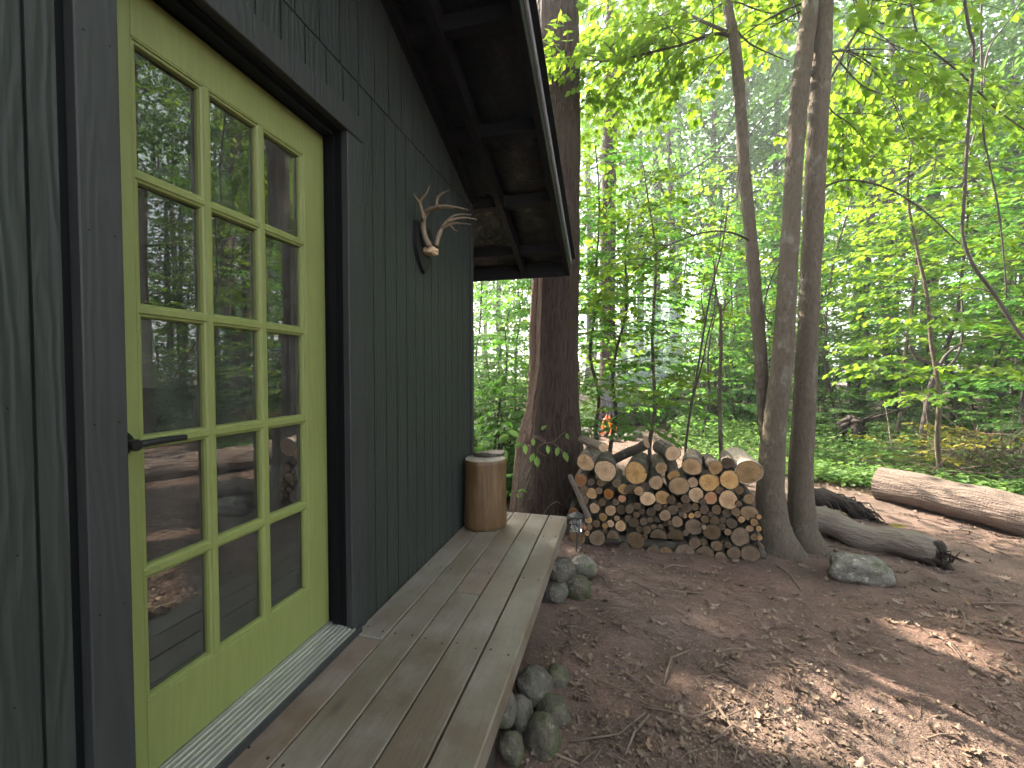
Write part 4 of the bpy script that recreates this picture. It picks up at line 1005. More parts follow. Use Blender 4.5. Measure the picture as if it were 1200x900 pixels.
o = link('foliage', mesh_from_leafsets('foliage', [(L, OVAL)], M['leaf_under']), vn); o.matrix_parent_inverse = vinv
tv = empty('twining_plant', (bt.x, bt.y-.45, .8)); tag(tv, 'thin vine shoot with a few green leaves across the big trunk base', 'vine'); tinv = Matrix.Translation((-bt.x, -bt.y+.45, -.8))
mb = MB(); L = []
C5 = lambda x, y, d=3.78: P(530+x/6.925, 500+y/6.925, d)
for pth in (((570, 130), (620, 100), (680, 90), (760, 130), (830, 115), (880, 70), (915, 40)), ((560, 20), (630, 65), (700, 80), (760, 120)), ((760, 130), (700, 160), (690, 210)), ((700, 205), (760, 240)), ((810, 130), (860, 165), (880, 190)),
            ((880, 180), (930, 290)), ((700, 100), (655, 80), (655, 140)), ((740, 710), (790, 640), (850, 610), (880, 630)), ((480, 500), (520, 300), (545, 200), (600, 130))):
    q = [tuple(C5(*p)) for p in pth]; q = smoothpath(q, 4) if len(q) > 2 else [np.array(a) for a in q]; mb.tube(q, .0032, 5)
camv = Vector((0, 0, HC))
for (x, y, dx, dy, s_) in ((665, 215, -30, 70, 85), (685, 240, 10, 100, 95), (860, 160, -10, 60, 85), (905, 200, 35, 90, 95), (770, 150, 10, 60, 75), (655, 90, 5, 70, 70), (925, 50, 15, 45, 60), (720, 25, 20, -15, 60), (585, 140, 10, 75, 90), (545, 80, -60, -30, 110), (460, 60, -50, 40, 120), (440, 190, -10, 60, 90), (500, 170, 40, -20, 85)):
    p = C5(x, y); f = C5(x+dx, y+dy)-p; nn = (camv-p).normalized()+Vector((rng.uniform(-.4, .4), 0, .5)); L.append((tuple(p), tuple(f), tuple(nn), s_/6.925*3.78/F))
o = mb.build('stem', M['twig'], tv, smooth=True); o.matrix_parent_inverse = tinv
for q in L: o = link('leaf', mesh_from_leafsets('leaf', [([q], OVAL)], M['leaf_herb']), tv); o.matrix_parent_inverse = tinv

# ------------------------------------------------------------------ maple clump
mc = empty('maple_clump', G(925, 660)); tag(mc, 'clump of slender grey-brown maple stems beside the right end of the woodpile', 'tree'); minv = Matrix.Translation(-G(925, 660))
def stem_mesh(rows, name, parent, pinv, mat, sides=20, up=None, furrow=.02, seed=0.0):
    """rows: (px, py, depth, width px)"""
    path = []
    for x, y, d, w_ in rows:
        p = P(x, y, d); path.append((p.x, p.y, p.z, w_/2*d/F))
    if up: path = path+up
    mb = MB(); q = smoothpath(path, 7)
    mb.tube([tuple(a[:3]) for a in q], [max(.003, a[3]) for a in q], sides, rough=furrow*4, freq=5, seed=seed)
    o = mb.build(name, mat, parent, smooth=True); o.matrix_parent_inverse = pinv; return path
d0 = 3.62
A_ = stem_mesh([(907, 600, 3.70, 20), (903, 545, 3.70, 16), (897, 500, 3.73, 14), (892, 430, 3.76, 14), (886, 350, 3.79, 13.5), (880, 280, 3.82, 13), (872, 200, 3.85, 12.5), (868, 130, 3.88, 12), (862, 60, 3.9, 12), (852, 0, 3.92, 10), (838, -120, 4.0, 8), (830, -260, 4.1, 5), (825, -360, 4.2, 2)], 'trunk', mc, minv, M['bark_maple'], seed=1)
B_ = stem_mesh([(927, 672, 3.52, 60), (919, 655, 3.52, 50), (908, 630, 3.55, 40), (904, 600, 3.57, 33), (903, 560, 3.58, 28), (909, 490, 3.6, 24), (917, 420, 3.62, 22), (922, 340, 3.64, 20), (927, 260, 3.66, 18.5), (932, 170, 3.68, 18), (940, 80, 3.70, 18), (950, 0, 3.72, 17), (962, -140, 3.8, 14), (975, -320, 3.9, 10), (985, -520, 4.0, 5), (988, -640, 4.1, 2)], 'trunk', mc, minv, M['bark_maple'], 24, seed=2)
C_ = stem_mesh([(958, 668, 3.60, 46), (950, 655, 3.6, 40), (943, 632, 3.63, 32), (939, 600, 3.65, 28), (938, 560, 3.66, 25), (941, 500, 3.66, 23.5), (945, 420, 3.67, 22), (949, 340, 3.68, 21), (953, 260, 3.69, 20.5), (957, 170, 3.70, 20.5), (962, 80, 3.72, 20.5), (965, 0, 3.74, 20), (972, -140, 3.8, 17), (970, -330, 3.9, 12), (960, -560, 4.0, 6), (955, -700, 4.1, 2)], 'trunk', mc, minv, M['bark_maple'], 24, seed=3)
stem_mesh([(895, 668, 3.55, 14), (903, 655, 3.56, 22), (912, 640, 3.57, 30), (915, 615, 3.6, 24)], 'root', mc, minv, M['bark_maple'], 12, seed=4)
stem_mesh([(985, 668, 3.50, 8), (968, 660, 3.56, 20), (955, 645, 3.6, 28), (945, 620, 3.63, 22)], 'root', mc, minv, M['bark_maple'], 12, seed=5)
# its branches
mbr = MB(); LM = []
def branch(rows, r0, r1, mb=None, sub=6):
    q = smoothpath([tuple(P(x, y, d)) for x, y, d in rows], sub); n = len(q)
    (mb or mbr).tube(q, [r0+(r1-r0)*i/(n-1) for i in range(n)], 7, rough=.25, freq=10)
    return [Vector(a) for a in q]
def leafy(path, nsp, ln, lsize, t0=.2, updir=0.0, r=rng, L=LM, mb=None, droop=.35, flat=.5, spacing=.07, nsec=5, azc=None, dens=.6):
    n = len(path)-1
    for i in range(nsp):
        t = t0+(1-t0)*(i+r.random())/nsp; k_ = min(int(t*n), n-1); p = path[k_]; d = (path[k_+1]-path[k_]).normalized()
        az = math.atan2(d.y, d.x)+r.choice((-1, 1))*r.uniform(.3, 1.2)
        spray(L, mb or mbr, r, p, az, ln*r.uniform(.6, 1.2), updir+r.uniform(-.3, .3), -.5, nsec, lsize, spacing, .005, flat, droop, density=dens)
b1 = branch([(857, 42, 3.9), (835, 40, 3.9), (800, 52, 3.95), (760, 62, 4.0), (720, 71, 4.05), (680, 70, 4.1), (655, 66, 4.15)], .017, .004)
leafy(b1, 22, .75, .085, .12, .05)
b2 = branch([(857, 40, 3.9), (835, 30, 3.95), (810, 18, 4.1), (785, -2, 4.3), (740, -40, 4.7), (690, -70, 5.1)], .018, .004)
leafy(b2, 18, .95, .09, .2, -.15)
b3 = branch([(863, 36, 3.9), (880, 52, 3.9), (905, 64, 4.0), (925, 72, 4.3)], .010, .004)
b4 = branch([(882, 284, 3.82), (862, 274, 3.7), (835, 271, 3.6), (800, 280, 3.55), (770, 296, 3.5), (740, 320, 3.5), (700, 355, 3.55)], .010, .003)
leafy(b4, 7, .40, .07, .45, .0, nsec=4)
b5 = branch([(958, 228, 3.68), (975, 215, 3.66), (1000, 211, 3.6), (1040, 221, 3.55), (1080, 245, 3.5), (1125, 286, 3.45)], .010, .005)
b6 = branch([(960, 120, 3.7), (990, 60, 3.9), (1020, 10, 4.2), (1060, -60, 4.6), (1100, -120, 5.0)], .013, .004)
leafy(b6, 14, 1.0, .09, .25, -.3)
b7 = branch([(966, 62, 3.72), (1000, 62, 4.0), (1050, 95, 4.4), (1100, 110, 4.8), (1150, 130, 5.2)], .010, .003)
leafy(b7, 20, .9, .085, .15, -.1)
b8 = branch([(955, 95, 3.7), (975, 130, 3.8), (1000, 150, 4.1), (1030, 190, 4.4)], .008, .003)
leafy(b8, 14, .65, .08, .2, -.1)
b9 = branch([(950, 60, 3.72), (920, -20, 4.2), (880, -90, 4.8), (840, -160, 5.4)], .012, .004); leafy(b9, 10, .9, .09, .4, -.3)
b10 = branch([(905, 380, 3.66), (897, 372, 3.68), (897, 350, 3.72), (907, 320, 3.75), (925, 290, 3.74)], .009, .004)
# crown above the frame
for (pth, a, b) in ((A_, 9, 13), (B_, 11, 16), (C_, 11, 16)):
    for i in range(a, min(b, len(pth))):
        for j in range(4):
            x, y, z, r_ = pth[i]
            spray(LM, mbr, rng, (x, y, z), rng.uniform(0, 6.28), rng.uniform(.9, 1.7), rng.uniform(0, .5), -.4, 7, .10, .09, .01, .5, .3, density=.7)
LM = carve(LM)  # crown leaves removed along the rays to the chosen sun patches
o = mbr.build('branches', M['dark_twig'], mc, smooth=True); o.matrix_parent_inverse = minv
o = link('crown', mesh_from_leafsets('crown', [(LM, MAPLE)], M['leaf_maple']), mc); o.matrix_parent_inverse = minv

# ------------------------------------------------------------------ near bare saplings and hanging vines
def sapling(name, rows_list, label, cat, mat='dark_twig', group=None):
    mb = MB()
    for rows, r0, r1 in rows_list: branch(rows, r0, r1, mb)
    o = mb.build(name, M[mat], smooth=True); tag(o, label, cat, group)
gd = lambda px, py, d: (px, HY+F*HC/d, d)
sapling('forked_sapling', [([gd(802, 0, 4.5), (803, 530, 4.5), (811, 470, 4.5), (818, 430, 4.5), (826, 380, 4.55), (836, 330, 4.6), (846, 290, 4.6), (853, 240, 4.7)], .016, .007),
                           ([(809, 475, 4.5), (822, 430, 4.5), (829, 395, 4.52), (838, 355, 4.6), (836, 300, 4.65)], .011, .005), ([(827, 378, 4.55), (822, 350, 4.6), (826, 320, 4.6)], .007, .004),
                           ([(813, 415, 4.5), (795, 400, 4.5), (770, 385, 4.55)], .004, .002)], 'slim forked bare sapling rising behind the middle of the woodpile', 'sapling')
sapling('broken_sapling', [([gd(846, 0, 4.3), (845, 530, 4.3), (843, 460, 4.3), (845, 410, 4.3), (844, 362, 4.3), (843, 358, 4.3)], .022, .015), ([(844, 364, 4.3), (840, 345, 4.32)], .012, .004), ([(845, 366, 4.3), (860, 348, 4.3), (878, 345, 4.32)], .008, .004)],
        'straight broken-topped grey sapling behind the right half of the woodpile', 'sapling', 'bark_maple')
sapling('hanging_vine', [([(1120, -60, 3.6), (1135, 30, 3.6), (1141, 60, 3.6), (1135, 140, 3.6), (1130, 230, 3.6), (1128, 275, 3.6), (1140, 310, 3.55), (1165, 345, 3.5), (1182, 372, 3.45), (1198, 395, 3.4), (1230, 425, 3.3)], .011, .014), ([(1160, 342, 3.5), (1140, 338, 3.6), (1110, 350, 3.8), (1080, 360, 4.0)], .006, .002)],
        'dark crooked branch hanging down at the right edge of the picture', 'branch')
sapling('hanging_vine', [([(1150, -60, 4.4), (1150, 60, 4.4), (1152, 150, 4.4), (1160, 195, 4.4), (1170, 245, 4.4), (1176, 300, 4.4), (1180, 350, 4.4)], .010, .007)], 'thin straight hanging vine beside the crooked dark branch', 'vine')
sapling('arching_branch', [([(1060, -70, 4.0), (1072, 30, 4.0), (1088, 55, 4.0), (1130, 90, 4.1), (1170, 130, 4.2), (1220, 165, 4.3)], .010, .006), ([(1090, 57, 4.0), (1075, 90, 4.05), (1076, 120, 4.1)], .005, .003)], 'thin dark branch arching down across the upper right corner', 'branch')
sapling('arching_branch', [([(1000, -60, 4.2), (1002, 0, 4.2), (1035, 28, 4.2), (1060, 32, 4.2), (1090, 34, 4.25)], .008, .003), ([(975, 62, 4.1), (1010, 100, 4.1), (1045, 118, 4.15), (1068, 165, 4.2), (1128, 208, 4.3)], .007, .003)], 'pair of thin dark twigs crossing beside the maple stems', 'branch')
sapling('leaning_pole', [([(1128, 215, 6.0), (1150, 120, 6.2), (1158, 60, 6.4), (1185, 20, 6.6), (1215, -30, 6.8)], .012, .012)], 'dark leaning stem in front of the grey leaning trunks', 'sapling')
CX9 = 0

# ------------------------------------------------------------------ understorey generators (shared meshes)
def make_tree(name, r, h, tr, nspr, z0f, z1f, splen, lsize, leafmat, barkmat, tmpl=OVAL, nsec=7, spacing=.075, bend=-.45, lean=.04, multi=1, flat=.3, droop=.25, dens=1.0, limb=False, wob=.02):
    mb = MB(); L = []; mbb = MB()
    for s_ in range(multi):
        az0 = r.uniform(0, 6.28); path = []
        x = y = 0.0; dx, dy = math.cos(az0)*lean*(3 if multi > 1 else 1), math.sin(az0)*lean*(3 if multi > 1 else 1)
        for i in range(9):
            t = i/8; path.append((x, y, h*t-.05*(i == 0), tr*(1-.85*t)+.004)); x += dx*h/8+r.uniform(-wob, wob)*h/4; y += dy*h/8+r.uniform(-wob, wob)*h/4
        q = smoothpath(path, 3); mb.tube([tuple(a[:3]) for a in q], [float(a[3])*(1.35 if i == 0 else 1.12 if i == 1 else 1) for i, a in enumerate(q)], 9 if tr > .05 else 6, rough=.12, freq=3)
        az = r.uniform(0, 6.28)
        for i in range(nspr//multi):
            t = z0f+(z1f-z0f)*(i+r.random())/(nspr//multi); fi = t*(len(q)-1); k_ = min(int(fi), len(q)-2); p = q[k_]+(q[k_+1]-q[k_])*(fi-k_)
            az += 2.4+r.uniform(-.5, .5)
            tt = (t-z0f)/(z1f-z0f)
            ln = splen*r.uniform(.65, 1.2)*(1-.55*tt**2)
            if limb:
                lp = Vector(p[:3]); ll = splen*r.uniform(1.0, 2.2)*(1-.45*tt); pts = [lp.copy()]; pt = r.uniform(.3, .9)
                aa = az
                for j in range(5):
                    aa += r.uniform(-.3, .3); pt += r.uniform(-.25, .12); lp = lp+Vector((math.cos(aa)*math.cos(pt), math.sin(aa)*math.cos(pt), math.sin(pt)))*ll/5; pts.append(lp.copy())
                mb.tube(pts, [float(p[3])*.42*(1-.8*j/5)+.006 for j in range(6)], 6, caps=False)
                for j in range(6):
                    b = pts[r.randrange(1, 6)]
                    spray(L, None, r, b, r.uniform(0, 6.28), splen*r.uniform(.5, .95), r.uniform(-.2, .5), bend, nsec, lsize, spacing, .01, flat, droop, density=dens)
            else:
                spray(L, mb, r, p[:3], az, ln, r.uniform(.1, .55), bend, nsec, lsize, spacing, .004+.004*tr/.03*.3, flat, droop, density=dens)
    return mb, L
def as_protos(kind, n, leafmat, barkmat, seed, **kw):
    out = []
    for i in range(n):
        r = random.Random(seed+i); kk = {k_: (v(r) if callable(v) else v) for k_, v in kw.items() if k_ != 'tmpl'}; kk['tmpl'] = kw.get('tmpl', OVAL)
        mb, L = make_tree(kind, r, leafmat=leafmat, barkmat=barkmat, **kk)
        out.append((mb.mesh(kind+'_wood', M[barkmat], True), mesh_from_leafsets(kind+'_leaves', [(L, kk['tmpl'])], M[leafmat])))
    return out
UND = as_protos('understorey', 5, 'leaf_under', 'bark_far', 100, h=lambda r: r.uniform(3.6, 5.2), tr=lambda r: r.uniform(.022, .035), nspr=30, z0f=.14, z1f=.98, splen=1.25, lsize=.11, nsec=6, spacing=.095, wob=.10, lean=.10)
MAP = as_protos('young_maple', 3, 'leaf_maple', 'bark_maple', 150, h=lambda r: r.uniform(4.5, 6.5), tr=lambda r: r.uniform(.03, .04), nspr=40, z0f=.22, z1f=.98, splen=1.35, lsize=.11, nsec=6, spacing=.11, tmpl=MAPLE, flat=.4, droop=.35, dens=.6, wob=.09, lean=.08)
SHR = as_protos('shrub', 4, 'leaf_shrub', 'bark_far', 200, h=lambda r: r.uniform(1.3, 2.0), tr=.013, nspr=44, z0f=.08, z1f=.98, splen=.75, lsize=.075, nsec=6, spacing=.06, multi=5, lean=.10)
CAN = as_protos('canopy', 4, 'leaf_canopy', 'bark_far', 300, h=lambda r: r.uniform(15, 20), tr=lambda r: r.uniform(.16, .22), nspr=17, z0f=.36, z1f=.98, splen=2.0, lsize=.19, nsec=6, spacing=.17, tmpl=RHOMB, limb=True, lean=.02, flat=.5, droop=.3)
CAS = as_protos('canopy', 3, 'leaf_canopy', 'bark_far', 330, h=lambda r: r.uniform(15, 20), tr=lambda r: r.uniform(.16, .22), nspr=10, z0f=.36, z1f=.98, splen=2.0, lsize=.19, nsec=6, spacing=.17, tmpl=RHOMB, limb=True, lean=.02, flat=.5, droop=.3)
VF = [('understorey_tree', UND), ('young_maple', MAP), ('shrub', SHR), ('forest_tree', CAN)]
def plant(name, protos, i, loc, scale, rz, label, cat, group, zscale=1.0, woodname='trunk', leafname='crown', lean=(0, 0)):
    w_, l_ = protos[i % len(protos)]
    o = link(name, w_, None, loc, (lean[0], lean[1], rz)); o.scale = (scale, scale, scale*zscale)
    # the trunk mesh is the part; the thing is an Empty at its foot
    t = empty(name, loc, 0); t.rotation_euler = (lean[0], lean[1], rz); t.scale = (scale, scale, scale*zscale)
    o.parent = t; o.location = (0, 0, 0); o.rotation_euler = (0, 0, 0); o.scale = (1, 1, 1); o.name = woodname
    c = link(leafname, l_, t)
    tag(t, label, cat, group); return t
def at(px, d, z=0.0):
    p = P(px, HY, d); return Vector((p.x, p.y, gz(p.x, p.y)+z-.02))
GU = 'small leafy trees of the forest understorey'; GM = 'young maples around the clearing'; GS = 'shrubs at the edge of the clearing'; GT = 'tall trees of the forest behind'
pl = []
# (proto set, px, depth, scale, zscale)
U_ = [(578, 5.6, .62, 1.0), (598, 7.6, .8, 1), (566, 10, 1, 1), (705, 6.6, .95, 1.0), (730, 14.5, 1.5, 1.1), (785, 15, 1.5, 1.1), (820, 9.0, 1.05, 1), (862, 10.8, 1.05, 1.05), (905, 11.5, 1.1, 1), (985, 9.4, 1.05, 1),
      (1068, 11.2, 1.2, 1), (1125, 7.8, 1.25, .8), (590, 5.0, .5, 1), (610, 6.2, .8, 1), (712, 6.2, 1.1, .9), (1190, 8.6, 1.3, .8), (1150, 7.9, .95, 1), (1185, 6.2, .82, 1), (1290, 9.5, 1.1, 1), (870, 16, 1.7, 1), (905, 14.5, 1.6, 1.1), (965, 15.5, 1.7, 1.1), (1000, 17, 1.8, 1), (1045, 15, 1.7, 1.1), (1120, 15, 1.7, 1), (1185, 13.5, 1.6, 1.1), (560, 17, 1.8, 1), (830, 19, 1.9, 1.1), (845, 13, 1.25, 1), (930, 12.5, 1.2, 1), (1010, 12.5, 1.2, 1), (1085, 12, 1.2, 1), (1160, 11.5, 1.15, 1), (1230, 11, 1.1, 1),
      (1350, 8.6, .9, 1), (1480, 7.6, 1.0, 1), (1650, 7.0, 1.0, 1), (1750, 6.0, 1.0, 1), (1900, 6.5, 1.0, 1)]
U_.sort(key=lambda q: q[0]); n_in = 0
for i, (px, d, s_, zs_) in enumerate(U_):
    if px < 1215: n_in += 1; lab = 'leafy understorey tree, %s from the left across the middle distance' % ORD[n_in-1]
    else: lab = 'leafy understorey tree beyond the right edge, reflected in the door'
    plant('understorey_tree', UND, i*3+1, at(px, d), s_, rng.uniform(0, 6.28), lab, 'tree', GU if px < 1215 else 'understorey trees beyond the right edge', zs_)
MP = [(672, 7.4, .95), (768, 5.6, .70), (1045, 7.6, 1.0), (1110, 5.4, .8), (965, 10.5, 1.15), (830, 10.5, 1.1), (1195, 9, 1.1), (1400, 5.2, .9), (1560, 9, 1.2)]
MP.sort(); n_in = 0
for i, (px, d, s_) in enumerate(MP):
    if px < 1215: n_in += 1; lab = 'young maple with yellow-green lobed leaves, %s from the left behind the woodpile' % ORD[n_in-1]
    else: lab = 'young maple beyond the right edge, reflected in the door'
    plant('young_maple', MAP, i, at(px, d), s_, rng.uniform(0, 6.28), lab, 'tree', GM if px < 1215 else 'maples beyond the right edge')
S_ = [(572, 5.4, .9), (590, 6.6, 1), (560, 8, 1.1), (715, 12.2, 1.3), (742, 13, 1.6), (775, 12, 1.5), (806, 11.4, 1.4), (835, 10.8, 1.3), (866, 10.0, 1.2), (898, 9.4, .8), (930, 8.4, .6), (965, 7.8, .55), (1000, 9.2, .75), (1035, 7.6, .5), (1070, 7.6, .55), (1105, 8.2, .7), (1145, 7.2, .65), (1185, 5.8, .6), (1215, 6.4, 1.0), (760, 15, 1.9), (860, 14, 1.8), (960, 12, 1.5), (1060, 10.5, 1.4), (1150, 9.5, 1.3),
      (1280, 6, 1), (1360, 5.6, 1), (1460, 6.2, 1), (1580, 5.6, 1), (1700, 6.6, 1.1)]
S_.sort(); n_in = 0
for i, (px, d, s_) in enumerate(S_):
    if px < 1205: n_in += 1; lab = 'dark green leafy shrub, %s from the left in the band of undergrowth' % ORD[n_in-1]
    else: lab = 'dark shrub beyond the right edge, reflected in the door'
    plant('shrub', SHR, i*3, at(px, d), s_, rng.uniform(0, 6.28), lab, 'shrub', GS if px < 1205 else 'shrubs beyond the right edge', woodname='stems', leafname='foliage')
T_ = [(640, 24, 1, .2), (748, 26, 1.0, .2), (790, 16, .95, .2), (830, 21, 1.05, .2), (880, 18, 1, .2), (905, 24, 1.1, .2), (960, 20, 1, .2), (1005, 15, .95, .2), (1045, 13, .9, .2), (1090, 17, 1, .2), (1120, 13.5, .85, .2), (1165, 19, 1, .2), (1200, 15, 1, .2), (585, 27, 1.1, .2), (690, 28, 1.15, .2), (770, 27, 1.15, .2), (860, 28, 1.2, .2), (1000, 27, 1.15, .2), (1080, 26, 1.1, .2), (1160, 27, 1.1, .2),
      (1300, 14, .9, .2), (1400, 17, 1, .2), (1500, 14, .95, .2), (1650, 16, 1, .2), (1900, 14, 1, .2), (1320, 22, 1.1, .2), (1550, 22, 1.1, .2)]
T_.sort(); n_in = 0
for i, (px, d, s_, _) in enumerate(T_):
    if px < 1215: n_in += 1; lab = 'tall grey-trunked forest tree, %s from the left among the distant trunks' % ORD[n_in-1]
    else: lab = 'tall forest tree beyond the right edge, reflected in the door'
    ln = (0, 0)
    if px in (1120, 1165): ln = (0, .28)
    plant('forest_tree', CAS if px < 930 and d < 20 else CAN, i*3+(i//4), at(px, d), s_*(1.3 if d > 18 and px > 650 else 1), rng.uniform(0, 6.28) if not ln[1] else 0, lab, 'tree', GT if px < 1215 else 'tall trees beyond the right edge', lean=ln)
t = empty('dark_trunk_tree', at(711, 10.6)); tag(t, 'dark straight trunk standing alone just right of the big tree, behind the campfire', 'tree')
mb = MB(); lumpy_trunk(mb, [(0, 0, -.1, .30), (0, 0, .4, .23), (.02, 0, 2, .205), (0, .02, 5, .19), (.05, 0, 9, .16), (.0, 0, 15, .03)], 24, .06, .06, 3.3); mb.build('trunk', M['bark_big'], t, smooth=True)
c = link('crown', CAS[1][1], t, (0, 0, 0))
# the two nearer trunks mirrored in the door
for (x, y, r_, lab) in ((7.0, 8.25, .15, 'sunlit straight trunk mirrored in the middle column of door panes'), (6.7, 8.55, .14, 'second trunk beside it in the door reflection, slightly slimmer'), (8.4, 7.3, .10, 'slim pale trunk mirrored in the first column of door panes')):
    t = empty('mirrored_tree', (x, y, 0)); tag(t, lab, 'tree')
    mb = MB(); lumpy_trunk(mb, [(0, 0, -.1, r_*1.4), (0, 0, .3, r_*1.1), (.05, 0, 2, r_), (.1, .05, 5, r_*.9), (.0, .1, 9, r_*.7), (.1, 0, 14, .03)], 18, .04, .05, x); mb.build('trunk', M['bark_maple'], t, smooth=True)
    c = link('crown', CAN[0][1], t, (0, 0, 0)); c.scale = (.55, .55, .75)

# ------------------------------------------------------------------ unseen tall trees added behind the cabin to shade the yard
def added_shade_tree(name, base, label, leaves, tr=.24, h=15):
    t = empty(name, base); tag(t, label, 'tree', None)
    ti = Matrix.Translation(-Vector(base))
    mb = MB(); cx = np.mean([l[0] for l in leaves], axis=0)+np.array([.9, 1.08, 0])
    path = [(base[0], base[1], -.1, tr*1.4), (base[0], base[1], 1, tr), (base[0]*.7+cx[0]*.3, base[1]*.7+cx[1]*.3, 5, tr*.85), (cx[0], cx[1], cx[2], tr*.5), (cx[0], cx[1], cx[2]+3, .04)]
    q = smoothpath(path, 6); mb.tube([tuple(a[:3]) for a in q], [float(a[3]) for a in q], 14, rough=.12, freq=3)
    r = random.Random(5)
    for i in range(26):
        e = leaves[r.randrange(len(leaves))][0]; s0 = Vector(q[r.randrange(8, len(q)-1)][:3]); e = Vector(e); m_ = s0.lerp(e, .5)+Vector((0, 0, .5))
        if sun_open([tuple(s0.lerp(m_, q_)) for q_ in (.2, .4, .6, .8, 1)]+[tuple(m_.lerp(e, q_)) for q_ in (.2, .4, .6, .8, 1)]).any(): continue
        mb.tube([s0, m_, e], [.06, .04, .012], 6, caps=False)
    o = mb.build('trunk', M['bark_far'], t, smooth=True); o.matrix_parent_inverse = ti
    o = link('crown', mesh_from_leafsets('crown', [(leaves, RHOMB)], M['leaf_canopy']), t); o.matrix_parent_inverse = ti
def shade_leaves(x0, x1, y0, y1, h0, h1, n, seed, keep=1.0):
    r = np.random.RandomState(seed); L = []
    cl = []
    for i in range(n//40):
        g = np.array([r.uniform(x0, x1), r.uniform(y0, y1)]); h = r.uniform(h0, h1)
        c = np.array([g[0]+h/SZ*SX, g[1]+h/SZ*SY, h])
        pts = c+r.normal(size=(40, 3))*np.array([.45, .45, .25])
        for p in pts:
            L.append((tuple(p), tuple(r.normal(size=3)*np.array([1, 1, .4])+np.array([0, 0, -.3])), tuple(np.array([0, 0, 1])+r.normal(size=3)*.45), r.uniform(.15, .26)))
    return carve(L)
added_shade_tree('added_shade_tree', (-6.0, 9.6, 0), 'tall unseen tree added behind the cabin to shade the deck and yard', shade_leaves(-1.6, 2.6, -.6, 4.4, 6.5, 10.5, 9500, 3))
added_shade_tree('added_shade_tree', (-8.0, 10.5, 0), 'broad unseen tree added farther behind the cabin to shade the path', shade_leaves(2.4, 4.8, 1.5, 3.8, 8.5, 12.5, 3400, 4))

# ------------------------------------------------------------------ far woods, one mass
L = []; mb = MB()
r = random.Random(77)
for i in range(80):
    az = r.uniform(-42, 74); d = r.uniform(27, 55); x, y = d*math.sin(R(az)), d*math.cos(R(az)); tr = r.uniform(.12, .26)
    mb.tube([(x, y, -.3), (x+r.uniform(-.3, .3), y, 6), (x+r.uniform(-.8, .8), y, 21)], [tr*1.1, tr*.9, tr*.4], 7, caps=False)
for i in range(4600):
    az = r.uniform(-42, 74); d = r.uniform(26, 58); x, y = d*math.sin(R(az)), d*math.cos(R(az)); z = (30 if az > -12 else 15)*r.random()**.85
    if z > 12 and r.random() < .25: continue
    s_ = r.uniform(.7, 1.5)
    for j in range(26):
        L.append(((x+r.gauss(0, s_), y+r.gauss(0, s_), max(.1, z+r.gauss(0, s_*.45))), (r.gauss(0, 1), r.gauss(0, 1), r.gauss(-.3, .4)), (r.gauss(0, .5), r.gauss(0, .5), 1), r.uniform(.28, .5)))
me = mesh_from_leafsets('far_woods', [(L, RHOMB)], M['leaf_canopy'])
tag(link('far_woods', me), kind='stuff'); tag(mb.build('far_trunks', M['bark_far']), kind='stuff')

# ------------------------------------------------------------------ herbs on the forest floor
L = []; r = random.Random(31)
def herb(x, y, h, n, s0):
    z = gz(x, y)
    for j in range(n):
        a = r.uniform(0, 6.28); rr = h*r.uniform(.1, .6); zz = z+h*r.uniform(.25, 1.0)
        L.append(((x+rr*math.cos(a), y+rr*math.sin(a), zz), (math.cos(a), math.sin(a), r.uniform(-.5, .2)), (r.gauss(0, .35), r.gauss(0, .35), 1), s0*r.uniform(.6, 1.25)))
def edge_depth(px):   # where the bare yard ends
    return np.interp(px, [540, 600, 660, 700, 790, 800, 850, 900, 960, 1010, 1060, 1120, 1200, 1400, 1800], [4.6, 5.0, 9.6, 11.6, 12.0, 8.2, 6.6, 6.2, 5.6, 5.4, 5.2, 5.0, 4.6, 5.2, 4.6])
for i in range(9000):
    px = r.uniform(545, 1500) if i < 7600 else r.uniform(1200, 1900); d0 = edge_depth(px); d = d0+r.expovariate(1/3.2)
    if d > 18: continue
    p = P(px, HY, d)
    if p.x < -.9 and p.y < 3.3: continue
    herb(p.x, p.y, r.uniform(.15, .62)*(1 if d > d0+.7 else .5), 10, .075 if d < 9 else .11)
tag(link('undergrowth', mesh_from_leafsets('undergrowth', [(L, OVAL)], M['leaf_herb'])), kind='stuff')

# ------------------------------------------------------------------ brush pile with yellow leaves
mb = MB(); r = random.Random(12); bc = P(1140, 540, 5.6)
for i in range(260):
    a = r.uniform(0, 6.28); rr = abs(r.gauss(0, .55)); x, y = bc.x+rr*math.cos(a)*1.3, bc.y+rr*math.sin(a)*.8; z = max(.02, r.uniform(0, .75)*(1-rr/1.5))
    d = Vector((r.gauss(0, 1), r.gauss(0, .6), r.gauss(.15, .35))).normalized(); ln = r.uniform(.3, 1.1); p0 = Vector((x, y, z)); p1 = p0+d*ln*.5+Vector((0, 0, .05)); p2 = p0+d*ln
    mb.tube([p0, p1, p2], [r.uniform(.004, .011), .004, .002], 4, caps=False)
bp = empty('brush_pile', (bc.x, bc.y, 0)); tag(bp, 'tangled heap of dead twigs with yellowing leaves behind the pale log', 'brush pile'); bi = Matrix.Translation((-bc.x, -bc.y, 0))
o = mb.build('twigs', M['twig'], bp); o.matrix_parent_inverse = bi
L = []
for i in range(26):
    a = r.uniform(0, 6.28); spray(L, None, r, (bc.x+r.gauss(-.2, .6), bc.y+r.gauss(0, .4), r.uniform(.25, .85)), a, r.uniform(.3, .6), .1, -.3, 4, .065, .06)
o = link('foliage', mesh_from_leafsets('foliage', [(L, OVAL)], M['leaf_yellow']), bp); o.matrix_parent_inverse = bi
